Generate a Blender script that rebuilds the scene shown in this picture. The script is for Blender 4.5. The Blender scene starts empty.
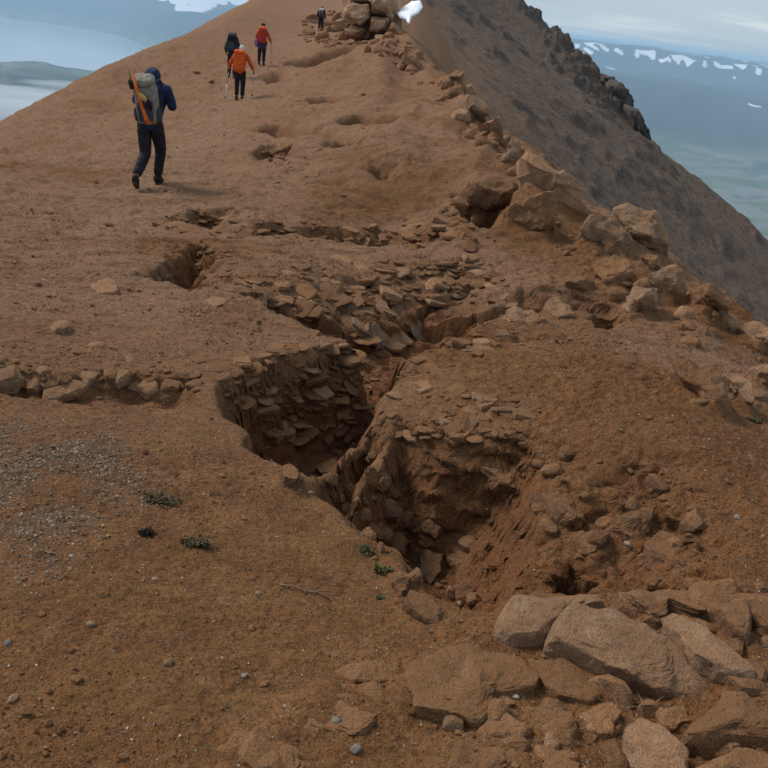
import bpy, bmesh, math, random
import numpy as np
from mathutils import Vector, Matrix

# ------------------------------------------------------------------ camera, sky, sun, exposure
random.seed(7); RNG = np.random.default_rng(7)
SC = bpy.context.scene; COL = SC.collection
PITCH, ROLL, FPX = math.radians(24.15), math.radians(7.5), 823.0
FWD = np.array([0, math.cos(PITCH), -math.sin(PITCH)])
UP0 = np.array([0, math.sin(PITCH), math.cos(PITCH)])
RT0 = np.array([1.0, 0, 0])
RT = math.cos(ROLL)*RT0 + math.sin(ROLL)*UP0
UP = -math.sin(ROLL)*RT0 + math.cos(ROLL)*UP0
cam = bpy.data.cameras.new('camera'); camo = bpy.data.objects.new('camera', cam); COL.objects.link(camo)
cam.sensor_fit = 'HORIZONTAL'; cam.sensor_width = 36.0; cam.lens = 36.0*FPX/768.0
cam.clip_start = 0.05; cam.clip_end = 120000
camo.matrix_world = Matrix(((RT[0], UP[0], -FWD[0], 0), (RT[1], UP[1], -FWD[1], 0), (RT[2], UP[2], -FWD[2], 0), (0, 0, 0, 1)))
SC.camera = camo

SUN_EL, SUN_ROT = math.radians(42), math.radians(-60)
W = bpy.data.worlds.new('World'); SC.world = W; W.use_nodes = True
nt = W.node_tree; nt.nodes.clear()
def wn(t, **kw):
    n = nt.nodes.new(t)
    for k, v in kw.items(): setattr(n, k, v)
    return n
wo = wn('ShaderNodeOutputWorld'); bg = wn('ShaderNodeBackground'); bg.inputs['Strength'].default_value = 0.1
sky = wn('ShaderNodeTexSky', sky_type='NISHITA', sun_disc=False, sun_elevation=SUN_EL, sun_rotation=SUN_ROT, altitude=800, dust_density=1.5)
tc = wn('ShaderNodeTexCoord')
sx = wn('ShaderNodeSeparateXYZ'); nt.links.new(tc.outputs['Generated'], sx.inputs[0])
# a high overcast layer: project the view direction on a flat cloud deck
zc = wn('ShaderNodeMath', operation='MAXIMUM'); nt.links.new(sx.outputs['Z'], zc.inputs[0]); zc.inputs[1].default_value = 0.0
za = wn('ShaderNodeMath', operation='ADD'); nt.links.new(zc.outputs[0], za.inputs[0]); za.inputs[1].default_value = 0.11
dx = wn('ShaderNodeMath', operation='DIVIDE'); nt.links.new(sx.outputs['X'], dx.inputs[0]); nt.links.new(za.outputs[0], dx.inputs[1])
dy = wn('ShaderNodeMath', operation='DIVIDE'); nt.links.new(sx.outputs['Y'], dy.inputs[0]); nt.links.new(za.outputs[0], dy.inputs[1])
cx = wn('ShaderNodeCombineXYZ'); nt.links.new(dx.outputs[0], cx.inputs[0]); nt.links.new(dy.outputs[0], cx.inputs[1])
mp = wn('ShaderNodeMapping'); mp.inputs['Scale'].default_value = (0.30, 0.75, 1.0); mp.inputs['Location'].default_value = (1.7, 2.35, 0)
nt.links.new(cx.outputs[0], mp.inputs[0])
n1 = wn('ShaderNodeTexNoise'); n1.inputs['Scale'].default_value = 1.0; n1.inputs['Detail'].default_value = 6; n1.inputs['Roughness'].default_value = 0.52
nt.links.new(mp.outputs[0], n1.inputs['Vector'])
cr = wn('ShaderNodeValToRGB'); e = cr.color_ramp.elements
e[0].position = 0.34; e[0].color = (2.1, 2.7, 3.25, 1); e[1].position = 0.72; e[1].color = (5.7, 5.65, 5.5, 1)
m = e.new(0.54); m.color = (2.65, 3.22, 3.72, 1)
nt.links.new(n1.outputs['Fac'], cr.inputs['Fac'])
mx = wn('ShaderNodeMix', data_type='RGBA'); mx.inputs[0].default_value = 0.86
nt.links.new(sky.outputs[0], mx.inputs[6]); nt.links.new(cr.outputs[0], mx.inputs[7])
nt.links.new(mx.outputs[2], bg.inputs['Color']); nt.links.new(bg.outputs[0], wo.inputs['Surface'])

sl = bpy.data.lights.new('sun', 'SUN'); sl.energy = 1.8; sl.angle = math.radians(20); sl.color = (1.0, 0.95, 0.88)
so = bpy.data.objects.new('sun', sl); COL.objects.link(so)
sd = Vector((math.sin(SUN_ROT)*math.cos(SUN_EL), math.cos(SUN_ROT)*math.cos(SUN_EL), math.sin(SUN_EL)))
so.rotation_euler = sd.to_track_quat('Z', 'Y').to_euler()
VS = SC.view_settings; VS.view_transform = 'Standard'; VS.look = 'None'; VS.exposure = 0.84; VS.gamma = 1.0
SC.cycles.volume_bounces = 1; SC.cycles.max_bounces = 6; SC.cycles.diffuse_bounces = 3

# ------------------------------------------------------------------ numeric helpers
def ray(u, v):
    return FWD + RT*((u-384)/FPX) - UP*((v-384)/FPX)
def at_z(u, v, z):
    d = ray(u, v); return d*(z/d[2])
def at_y(u, v, y):
    d = ray(u, v); return d*(y/d[1])
def at_r(u, v, r):
    d = ray(u, v); return d*(r/math.hypot(d[0], d[1]))
_PERM = np.random.default_rng(3).permutation(256).astype(np.int32); _PERM = np.concatenate([_PERM, _PERM, _PERM])
_G = np.random.default_rng(4).normal(size=(256, 3)); _G /= np.linalg.norm(_G, axis=1)[:, None]
def gnoise(x, y, z):
    x, y, z = np.broadcast_arrays(np.asarray(x, float), np.asarray(y, float), np.asarray(z, float))
    xi, yi, zi = np.floor(x).astype(np.int64), np.floor(y).astype(np.int64), np.floor(z).astype(np.int64)
    fx, fy, fz = x-xi, y-yi, z-zi
    ux, uy, uz = fx*fx*fx*(fx*(fx*6-15)+10), fy*fy*fy*(fy*(fy*6-15)+10), fz*fz*fz*(fz*(fz*6-15)+10)
    out = 0
    for i in (0, 1):
        for j in (0, 1):
            for k in (0, 1):
                h = _PERM[_PERM[_PERM[(xi+i) & 255] + ((yi+j) & 255)] + ((zi+k) & 255)]
                g = _G[h]
                w = (ux if i else 1-ux)*(uy if j else 1-uy)*(uz if k else 1-uz)
                out = out + w*(g[..., 0]*(fx-i) + g[..., 1]*(fy-j) + g[..., 2]*(fz-k))
    return out*1.6
def fbm(x, y, z, oct=4, gain=0.5, lac=2.03):
    a, s, o = 1.0, 0.0, 0.0
    for i in range(oct):
        s = s + a*gnoise(x*lac**i + 17.3*i, y*lac**i - 9.1*i, z*lac**i + 5.7*i); a *= gain
    return s
def sstep(t):
    t = np.clip(t, 0, 1); return t*t*(3-2*t)
class RBF:
    def __init__(s, P, V, smooth=1e-4):
        s.P = np.asarray(P, float); n = len(s.P)
        A = s.k(s.P, s.P) + np.eye(n)*smooth
        Q = np.c_[np.ones(n), s.P]; m = Q.shape[1]
        M = np.block([[A, Q], [Q.T, np.zeros((m, m))]])
        s.w = np.linalg.solve(M, np.r_[np.asarray(V, float), np.zeros(m)])
    @staticmethod
    def k(a, b):
        r2 = ((a[:, None, :]-b[None, :, :])**2).sum(-1)+1e-12
        return 0.5*r2*np.log(r2)
    def __call__(s, X):
        X = np.asarray(X, float); out = np.empty(len(X))
        for i in range(0, len(X), 40000):
            c = X[i:i+40000]
            out[i:i+40000] = s.k(c, s.P) @ s.w[:len(s.P)] + np.c_[np.ones(len(c)), c] @ s.w[len(s.P):]
        return out

# ------------------------------------------------------------------ object helpers
def tag(o, label=None, cat=None, group=None, kind=None):
    if label: o['label'] = label
    if cat: o['category'] = cat
    if group: o['group'] = group
    if kind: o['kind'] = kind
    return o
def link(name, me, mat=None, parent=None, smooth=True):
    o = bpy.data.objects.new(name, me); COL.objects.link(o)
    if mat is not None and len(me.materials) == 0: me.materials.append(mat)
    if parent is not None: o.parent = parent
    return o
def np_mesh(name, V, Fc, smooth=True, attrs=None, colors=None):
    V = np.asarray(V, np.float32); Fc = np.asarray(Fc, np.int32); k = Fc.shape[1]
    me = bpy.data.meshes.new(name)
    me.vertices.add(len(V)); me.vertices.foreach_set('co', V.ravel())
    me.loops.add(Fc.size); me.loops.foreach_set('vertex_index', Fc.ravel())
    me.polygons.add(len(Fc)); me.polygons.foreach_set('loop_start', np.arange(0, Fc.size, k, dtype=np.int32))
    me.polygons.foreach_set('use_smooth', np.full(len(Fc), smooth))
    me.update(calc_edges=True)
    for nme, a in (attrs or {}).items():
        at = me.attributes.new(nme, 'FLOAT', 'POINT'); at.data.foreach_set('value', np.asarray(a, np.float32))
    if colors is not None:
        at = me.attributes.new('tint', 'FLOAT_COLOR', 'POINT'); at.data.foreach_set('color', np.asarray(colors, np.float32).ravel())
    return me
def grid_faces(nr, nc, flip=False):
    i = np.arange(nr-1)[:, None]*nc + np.arange(nc-1)[None, :]
    f = np.stack([i, i+1, i+nc+1, i+nc], -1).reshape(-1, 4)
    return f[:, ::-1] if flip else f
_ICO = {}
def ico(level):
    if level not in _ICO:
        bm = bmesh.new(); bmesh.ops.create_icosphere(bm, subdivisions=level, radius=1)
        bm.verts.ensure_lookup_table()
        _ICO[level] = (np.array([v.co[:] for v in bm.verts]), np.array([[v.index for v in f.verts] for f in bm.faces])); bm.free()
    V, Fc = _ICO[level]; return V.copy(), Fc

# ------------------------------------------------------------------ materials
def new_mat(name):
    m = bpy.data.materials.new(name); m.use_nodes = True; t = m.node_tree; t.nodes.clear()
    out = t.nodes.new('ShaderNodeOutputMaterial'); b = t.nodes.new('ShaderNodeBsdfPrincipled')
    b.inputs['Roughness'].default_value = 0.95; b.inputs['Specular IOR Level'].default_value = 0.15
    t.links.new(b.outputs[0], out.inputs['Surface'])
    return m, t, b
def N(t, typ, ins=None, **kw):
    n = t.nodes.new(typ)
    for k, v in kw.items(): setattr(n, k, v)
    for k, v in (ins or {}).items():
        if hasattr(v, 'node'): t.links.new(v, n.inputs[k])
        else: n.inputs[k].default_value = v
    return n
def noise(t, vec, scale, detail=4, rough=0.55, dist=0.0):
    return N(t, 'ShaderNodeTexNoise', {'Vector': vec, 'Scale': scale, 'Detail': detail, 'Roughness': rough, 'Distortion': dist}).outputs['Fac']
def ramp(t, fac, stops):
    r = N(t, 'ShaderNodeValToRGB', {'Fac': fac}); e = r.color_ramp.elements
    while len(e) < len(stops): e.new(0.5)
    for el, (p, c) in zip(e, stops):
        el.position = p; el.color = (c, c, c, 1) if np.isscalar(c) else (*c, 1)
    return r.outputs['Color']
def mixc(t, fac, a, b, blend='MIX'):
    n = N(t, 'ShaderNodeMix', data_type='RGBA', blend_type=blend)
    for i, v in ((0, fac), (6, a), (7, b)):
        if hasattr(v, 'node'): t.links.new(v, n.inputs[i])
        else: n.inputs[i].default_value = v if np.isscalar(v) else (*v, 1)
    return n.outputs[2]
def math_(t, op, a, b=0.0, clamp=False):
    n = N(t, 'ShaderNodeMath', operation=op, use_clamp=clamp)
    for i, v in ((0, a), (1, b)):
        if hasattr(v, 'node'): t.links.new(v, n.inputs[i])
        else: n.inputs[i].default_value = v
    return n.outputs[0]
def bump(t, b, h, strength=0.5, dist=0.01, prev=None):
    n = N(t, 'ShaderNodeBump', {'Height': h, 'Strength': strength, 'Distance': dist})
    if prev is not None: t.links.new(prev, n.inputs['Normal'])
    t.links.new(n.outputs[0], b.inputs['Normal']); return n.outputs[0]
def coords(t, which='Object'):
    return t.nodes.new('ShaderNodeTexCoord').outputs[which]
def attr(t, name, out='Fac'):
    return N(t, 'ShaderNodeAttribute', attribute_name=name).outputs[out]

def mat_ground():
    m, t, b = new_mat('volcanic_soil'); P = coords(t)
    big = noise(t, P, 0.55, 5, 0.6); med = noise(t, P, 4.5, 6, 0.65); fine = noise(t, P, 48, 5, 0.7); grit = noise(t, P, 170, 3, 0.6)
    c = ramp(t, med, [(0.30, (0.158, 0.067, 0.023)), (0.5, (0.228, 0.101, 0.035)), (0.72, (0.285, 0.139, 0.055))])
    c = mixc(t, ramp(t, big, [(0.35, 0.0), (0.65, 0.55)]), c, (0.215, 0.095, 0.037))
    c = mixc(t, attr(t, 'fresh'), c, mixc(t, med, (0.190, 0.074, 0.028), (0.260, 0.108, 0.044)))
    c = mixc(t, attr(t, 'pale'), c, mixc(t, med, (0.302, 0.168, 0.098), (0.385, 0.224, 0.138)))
    c = mixc(t, ramp(t, fine, [(0.32, 0.6), (0.5, 0.0)]), c, (0.055, 0.030, 0.018))
    c = mixc(t, ramp(t, grit, [(0.60, 0.0), (0.72, 0.55)]), c, (0.33, 0.21, 0.13))
    # far talus turns from brown to grey gravel
    c = mixc(t, attr(t, 'grey'), c, mixc(t, fine, (0.110, 0.075, 0.052), (0.200, 0.145, 0.108)))
    c = mixc(t, ramp(t, noise(t, P, 15, 4, 0.7), [(0.34, 0.45), (0.48, 0.0)]), c, (0.085, 0.042, 0.020))
    c = mixc(t, ramp(t, noise(t, P, 21, 4, 0.75), [(0.58, 0.0), (0.70, 0.4)]), c, (0.36, 0.23, 0.14))
    vo = N(t, 'ShaderNodeTexVoronoi', {'Vector': P, 'Scale': 85.0, 'Randomness': 1.0}); gr = vo.outputs['Distance']
    sel = N(t, 'ShaderNodeSeparateColor', {0: vo.outputs['Color']})
    c = mixc(t, math_(t, 'MULTIPLY', ramp(t, sel.outputs[0], [(0.45, 0.0), (1.0, 0.55)]), ramp(t, gr, [(0.25, 1.0), (0.5, 0.0)])), c, (0.30, 0.185, 0.105))
    c = mixc(t, math_(t, 'MULTIPLY', ramp(t, sel.outputs[1], [(0.5, 0.0), (1.0, 0.6)]), ramp(t, gr, [(0.3, 1.0), (0.55, 0.0)])), c, (0.075, 0.036, 0.017))
    t.links.new(c, b.inputs['Base Color'])
    p = bump(t, b, ramp(t, gr, [(0.1, 1.0), (0.65, 0.0)]), 0.75, 0.008)
    coarse = noise(t, P, 13, 5, 0.7)
    p = bump(t, b, coarse, 0.8, 0.04, p); p = bump(t, b, med, 0.5, 0.07, p); p = bump(t, b, fine, 0.9, 0.022, p); bump(t, b, grit, 0.8, 0.007, p)
    return m
def mat_rock(name, dark, mid, light, speck=(0.34, 0.27, 0.21), lichen=0.0, dust=0.8):
    m, t, b = new_mat(name); P = t.nodes.new('ShaderNodeNewGeometry').outputs['Position']
    rnd = N(t, 'ShaderNodeObjectInfo').outputs['Random']
    off = N(t, 'ShaderNodeVectorMath', {0: P}, operation='ADD')
    cmb = N(t, 'ShaderNodeCombineXYZ', {0: math_(t, 'MULTIPLY', rnd, 91.0), 1: math_(t, 'MULTIPLY', rnd, 37.0), 2: 0.0})
    t.links.new(cmb.outputs[0], off.inputs[1]); P = off.outputs[0]
    a = noise(t, P, 6, 6, 0.65); f = noise(t, P, 55, 5, 0.7); g = noise(t, P, 210, 2, 0.5)
    c = ramp(t, a, [(0.3, dark), (0.5, mid), (0.72, light)])
    c = mixc(t, ramp(t, f, [(0.34, 0.4), (0.46, 0.0)]), c, tuple(x*0.55 for x in dark))
    c = mixc(t, ramp(t, noise(t, P, 24, 4, 0.7), [(0.36, 0.35), (0.46, 0.0)]), c, tuple(x*0.6 for x in dark))
    c = mixc(t, ramp(t, g, [(0.58, 0.0), (0.66, 0.6)]), c, speck)
    if lichen: c = mixc(t, ramp(t, noise(t, P, 9, 3, 0.5), [(0.64, 0.0), (0.68, lichen)]), c, (0.27, 0.27, 0.24))
    nzv = N(t, 'ShaderNodeSeparateXYZ', {0: t.nodes.new('ShaderNodeNewGeometry').outputs['Normal']}).outputs['Z']
    du = math_(t, 'ADD', math_(t, 'MULTIPLY', nzv, 0.55), math_(t, 'MULTIPLY', noise(t, P, 11, 5, 0.65), 1.0))
    c = mixc(t, ramp(t, du, [(0.80, 0.0), (1.05, dust)]), c, (0.250, 0.122, 0.054))
    hs = N(t, 'ShaderNodeHueSaturation', {'Color': c, 'Value': math_(t, 'ADD', math_(t, 'MULTIPLY', rnd, 0.36), 0.82)})
    t.links.new(hs.outputs[0], b.inputs['Base Color'])
    m2 = noise(t, P, 20, 5, 0.7)
    p = bump(t, b, a, 0.5, 0.06); p = bump(t, b, m2, 0.7, 0.03, p); p = bump(t, b, f, 1.0, 0.018, p); bump(t, b, g, 0.8, 0.006, p)
    return m
def mat_tint(name, rough=0.95):
    m, t, b = new_mat(name); P = coords(t)
    c = mixc(t, 1.0, attr(t, 'tint', 'Color'), ramp(t, noise(t, P, 120, 3), [(0.3, 0.65), (0.7, 1.15)]), 'MULTIPLY')
    t.links.new(c, b.inputs['Base Color']); b.inputs['Roughness'].default_value = rough
    return m
def mat_plain(name, col, rough=0.85, var=0.25, scale=18.0, bscale=60.0, bstr=0.25):
    m, t, b = new_mat(name); P = coords(t)
    n = noise(t, P, scale, 4)
    c = mixc(t, n, tuple(x*(1-var) for x in col), tuple(min(1, x*(1+var)) for x in col))
    t.links.new(c, b.inputs['Base Color']); b.inputs['Roughness'].default_value = rough
    bump(t, b, noise(t, P, bscale, 3), bstr, 0.01)
    return m
M_GROUND = mat_ground()
M_ROCK = mat_rock('dusty_rock', (0.245, 0.136, 0.072), (0.345, 0.200, 0.114), (0.430, 0.266, 0.163), lichen=0.35, dust=0.5)
M_RED = mat_rock('reddish_rock', (0.130, 0.060, 0.028), (0.180, 0.090, 0.044), (0.230, 0.125, 0.066))
M_DUSTY = mat_rock('soil_caked_rock', (0.205, 0.095, 0.040), (0.280, 0.139, 0.064), (0.350, 0.190, 0.098), dust=0.9)
M_FLAKE = mat_rock('flaky_rock', (0.265, 0.138, 0.068), (0.365, 0.206, 0.114), (0.455, 0.280, 0.170), dust=0.6)
M_PALE = mat_rock('pale_flagstone', (0.210, 0.135, 0.082), (0.290, 0.195, 0.128), (0.360, 0.255, 0.175))
M_CRAG = mat_rock('dark_crag', (0.040, 0.033, 0.028), (0.065, 0.052, 0.044), (0.095, 0.078, 0.064), speck=(0.15, 0.12, 0.10), dust=0.1)
M_GRIT = mat_tint('loose_grit')

# ------------------------------------------------------------------ the ridge: base surface through surveyed points
CTRL = []            # world points on the undisturbed surface
def cz(*a):
    for u, v, z in a: CTRL.append(at_z(u, v, z))
def cy(*a):
    for u, v, y in a: CTRL.append(at_y(u, v, y))
cz((0, 768, -1.66), (200, 768, -1.66), (384, 768, -1.66), (600, 768, -1.60), (768, 768, -1.50),
   (0, 600, -1.72), (200, 600, -1.74), (400, 650, -1.74), (600, 640, -1.66), (768, 640, -1.58),
   (0, 450, -1.84), (200, 450, -1.86), (0, 385, -1.92), (200, 392, -1.94), (300, 480, -1.86), (420, 585, -1.80), (500, 610, -1.72),
   (395, 405, -2.03), (460, 380, -2.02), (500, 330, -2.12), (560, 312, -2.16), (640, 350, -2.02), (600, 410, -1.95),
   (768, 420, -1.93), (768, 480, -1.83), (650, 470, -1.86), (768, 550, -1.70), (660, 570, -1.74), (560, 500, -1.86),
   (0, 320, -2.10), (100, 320, -2.10), (200, 330, -2.06), (300, 335, -2.05), (360, 350, -2.04))
cz((0, 260, -2.45), (100, 260, -2.36), (230, 290, -2.16), (330, 262, -2.26), (430, 262, -2.26), (500, 285, -2.24),
   (200, 235, -2.42), (330, 232, -2.38), (440, 226, -2.40))
cy((147, 189, 12.65), (239, 99, 28.85), (261, 66, 38.75), (320, 33, 64.3),
   (0, 200, 10.6), (0, 160, 15.5), (0, 127, 22.5), (60, 97, 29), (120, 66, 37), (180, 36, 51), (230, 12, 68), (258, -4, 84),
   (300, 150, 15.0), (380, 170, 12.6), (300, 110, 22.5), (400, 120, 19.5), (340, 70, 35), (400, 75, 31), (300, 20, 70), (360, 45, 50), (380, 20, 62),
   (330, -10, 95), (380, -25, 110),
   (450, 200, 10.4), (520, 230, 9.3), (470, 160, 13.2), (550, 270, 7.9))
# right brink of the ridge and its left shoulder
BRINK = [(405, 48, 44.0), (432, 78, 32.0), (470, 105, 24.5), (510, 150, 16.8), (560, 190, 13.2), (610, 222, 11.6), (660, 258, 9.9), (710, 305, 8.2), (760, 345, 6.9)]
SHOULDER = [(0, 140, 20.5), (60, 108, 28), (120, 76, 36), (180, 46, 48), (236, 14, 66), (268, -2, 82)]
cy(*BRINK)
BR = np.array([at_y(*p) for p in BRINK[::-1]] + [at_y(402, 20, 62), at_y(398, 0, 90), at_y(388, -30, 130)])
BR = np.vstack([[4.6, 0.2, 0], [4.2, 4.0, 0], BR])
SH = np.array([at_y(*p) for p in SHOULDER] + [at_y(338, -14, 130)])
SH = np.vstack([[-8.0, 0.2, 0], [-9.0, 9.0, 0], [-10.0, 16.0, 0], SH])
CTRL += [np.array(p) for p in [(-3.5, 0.2, -1.85), (0, 0.2, -1.66), (3.0, 0.2, -1.6), (-5, 2, -2.1), (-7, 5, -2.6), (4.2, 2.0, -1.9), (4.6, 4.5, -2.6), (-10, 11, -3.5)]]
CTRL = np.array(CTRL)
def q_of(x, y): return np.c_[x/(y+1.5)*1.6, np.log(y+1.5)]
_b = RBF(q_of(CTRL[:, 0], CTRL[:, 1]), CTRL[:, 2]/(CTRL[:, 1]+1.5), 2e-4)
def base(x, y):
    x = np.asarray(x, float); y = np.asarray(y, float)
    xb = np.interp(y, BR[:, 1], BR[:, 0]); xs = np.interp(y, SH[:, 1], SH[:, 0])
    eb, es = np.maximum(x-xb, 0), np.maximum(xs-x, 0); xc = np.clip(x, xs, xb); w = 0.35+0.03*y
    z = (_b(q_of(xc.ravel(), y.ravel()))*(y.ravel()+1.5)).reshape(x.shape)
    z = z + sum(h_*np.exp(-(((x-cx_)/rx_)**2+((y-cy_)/ry_)**2)) for cx_, cy_, rx_, ry_, h_ in HUMPS)
    return z - 0.95*(np.sqrt(eb*eb+w*w)-w) - 0.15*eb - 1.0*(np.sqrt(es*es+4*w*w)-2*w) - 0.10*es
HUMPS = [(1.15, 3.85, 0.95, 0.75, 0.24), (1.35, 4.75, 0.9, 0.7, 0.13), (0.25, 4.15, 0.35, 0.35, 0.07)]
_ys = np.exp(np.linspace(math.log(0.6), math.log(140), 700))
def march(h, u, v):
    d = ray(u, v); s = _ys/d[1]; z = h(d[0]*s, d[1]*s); below = np.nonzero(d[2]*s <= z)[0]
    if len(below) == 0 or below[0] == 0: i = 350 if len(below) == 0 else 1
    else: i = below[0]
    a, b = s[i-1], s[i]
    for _ in range(4):
        t = np.linspace(a, b, 6); zz = h(d[0]*t, d[1]*t); k = np.nonzero(d[2]*t <= zz)[0]
        k = k[0] if len(k) and k[0] > 0 else 1
        a, b = t[k-1], t[k]
    return d*b
def on_base(u, v): return march(base, u, v)

# fan of rows: fine steps near, coarser far
def rows(y0, y1, r): return list(np.exp(np.linspace(math.log(y0), math.log(y1), max(2, int(math.log(y1/y0)/r)), endpoint=False)))
YR = np.array(rows(0.45, 2.0, 0.0050) + rows(2.0, 8.5, 0.0029) + rows(8.5, 16, 0.0042) + rows(16, 130, 0.008))
TC = np.linspace(-0.86, 0.80, 530)
YY, TT = np.meshgrid(YR, TC, indexing='ij'); XX = TT*(YY+1.5)
ZB = base(XX, YY); Z = ZB.copy()

def sdf_poly(px, py, poly):
    """signed distance to a closed polygon (positive inside) and the nearest edge point's y"""
    best = np.full(px.shape, 1e9); by = np.zeros(px.shape); ins = np.zeros(px.shape, bool)
    for (x0, y0), (x1, y1) in zip(poly, np.roll(poly, -1, 0)):
        ex, ey = x1-x0, y1-y0; t = np.clip(((px-x0)*ex+(py-y0)*ey)/(ex*ex+ey*ey+1e-12), 0, 1)
        qx, qy = x0+t*ex, y0+t*ey; d = np.hypot(px-qx, py-qy); m = d < best
        best = np.where(m, d, best); by = np.where(m, qy, by)
        c = (y0 > py) != (y1 > py)
        ins ^= c & (px < ex*(py-y0)/(ey if abs(ey) > 1e-12 else 1e-12)+x0)
    return np.where(ins, best, -best), by
DEPTH = np.zeros_like(Z); WN = [None]
def hole(poly, depth, far, near, warp=0.06, wscale=4.0, rough=0.1):
    P = np.array([on_base(u, v)[:2] for u, v in poly])
    lo, hi = P.min(0)-0.3, P.max(0)+0.3
    m = (XX > lo[0]) & (XX < hi[0]) & (YY > lo[1]) & (YY < hi[1])
    x, y = XX[m], YY[m]
    wx = fbm(x*wscale, y*wscale, 3.1, 2, 0.45)*warp; wy = fbm(x*wscale, y*wscale, 9.7, 2, 0.45)*warp
    s, by = sdf_poly(x+wx, y+wy, P)
    k = sstep(0.5+0.5*(by-y)/(np.abs(s)+1e-6))
    w = near+(far-near)*k
    d = depth*sstep(s/w+0.02)*(1+rough*fbm(x*5, y*5, 1.3, 3))
    DEPTH[m] = np.maximum(DEPTH[m], d)
def face(far, near, depth):
    """a rounded earth face: drops away more and more from its upper line to its foot"""
    A = np.array([on_base(u, v)[:2] for u, v in far]); B = np.array([on_base(u, v)[:2] for u, v in near]); P = np.concatenate([A, B[::-1]])
    m = (XX > P[:, 0].min()-0.3) & (XX < P[:, 0].max()+0.3) & (YY > P[:, 1].min()-0.3) & (YY < P[:, 1].max()+0.3); x, y = XX[m], YY[m]
    wx = fbm(x*2.2, y*2.2, 3.1, 3, 0.5)*0.10; wy = fbm(x*2.2, y*2.2, 9.7, 3, 0.5)*0.10; x, y = x+wx, y+wy
    s, _ = sdf_poly(x, y, P)
    def dl(L):
        d = np.full(x.shape, 9.0)
        for (x0, y0), (x1, y1) in zip(L[:-1], L[1:]):
            t = np.clip(((x-x0)*(x1-x0)+(y-y0)*(y1-y0))/((x1-x0)**2+(y1-y0)**2), 0, 1); d = np.minimum(d, np.hypot(x-x0-t*(x1-x0), y-y0-t*(y1-y0)))
        return d
    da, db = dl(A), dl(B); t = da/(da+db+1e-6)
    d = depth*t**1.5*sstep(db/0.14+0.1)*(s > 0)*(1+0.30*fbm(x*2.6, y*2.6, 1.3, 4, 0.55)) + 0.05*(s > 0)*np.clip(s/0.2, 0, 1)*fbm(x*4.5+3, y*4.5, 2.2, 3)
    DEPTH[m] = np.maximum(DEPTH[m], np.maximum(d, 0))
# main fissure, the pit it runs into, the scar on its right flank
hole([(207, 402), (214, 378), (250, 362), (300, 350), (345, 340), (372, 345), (398, 352), (412, 362), (392, 398), (378, 425), (352, 452), (330, 470), (300, 478), (270, 458), (240, 440), (228, 420)], 0.66, 0.30, 0.30, 0.05)
hole([(300, 476), (345, 452), (378, 424), (392, 412), (420, 415), (455, 425), (500, 425), (540, 424), (560, 450), (572, 500), (580, 560), (550, 600), (500, 612), (470, 612), (420, 592), (390, 565), (350, 525), (318, 495)], 0.62, 0.42, 0.50, 0.05)
hole([(420, 540), (470, 520), (505, 560), (505, 600), (470, 608), (430, 590)], 0.86, 0.16, 0.20, 0.05)
face([(492, 432), (545, 424), (600, 430), (655, 440), (705, 458), (738, 490), (746, 545), (722, 592)], [(482, 612), (520, 606), (560, 602), (620, 597), (680, 589), (722, 592)], 0.44)
hole([(300, 470), (330, 436), (366, 402), (388, 400), (402, 428), (384, 468), (350, 512), (318, 500)], 0.56, 0.40, 0.22, 0.04)
hole([(505, 520), (560, 500), (612, 512), (640, 548), (612, 590), (560, 600), (510, 604)], 0.50, 0.60, 0.26, 0.07, 2.5, 0.15)
# the step with the flagstones and the gap beneath it
hole([(226, 290), (280, 274), (340, 262), (400, 260), (470, 262), (503, 278), (525, 300), (500, 322), (440, 345), (400, 362), (372, 345), (340, 330), (300, 325), (262, 305)], 0.48, 1.9, 0.10, 0.07)
hole([(300, 322), (340, 317), (375, 322), (398, 345), (410, 362), (380, 362), (345, 338)], 0.55, 0.10, 0.08, 0.04)
hole([(380, 330), (420, 335), (480, 320), (520, 305), (500, 322), (440, 347), (400, 366)], 0.40, 0.9, 0.10, 0.04)
# holes and cracks further up
hole([(132, 274), (160, 262), (185, 243), (212, 242), (224, 262), (222, 284), (196, 289), (160, 283)], 0.60, 0.55, 0.30, 0.12)
hole([(148, 222), (190, 211), (238, 208), (230, 222), (205, 232), (182, 226)], 0.28, 0.4, 0.12, 0.10)
hole([(232, 232), (262, 222), (330, 227), (380, 224), (440, 224), (472, 236), (440, 244), (390, 246), (330, 239), (260, 237)], 0.28, 0.45, 0.10, 0.10, 3.0)
hole([(452, 190), (480, 187), (522, 188), (520, 198), (502, 214), (492, 228), (475, 229), (460, 215)], 1.35, 0.40, 0.22, 0.08)
hole([(200, 372), (150, 372), (100, 370), (40, 372), (-20, 372), (-20, 394), (40, 400), (100, 404), (150, 405), (205, 405)], 0.12, 0.16, 0.08, 0.07)
hole([(478, 302), (520, 284), (560, 288), (615, 298), (645, 312), (604, 318), (560, 308), (510, 318)], 0.24, 0.35, 0.25, 0.06)
hole([(585, 318), (612, 312), (628, 322), (605, 336)], 0.18, 0.10, 0.08, 0.03)
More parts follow.
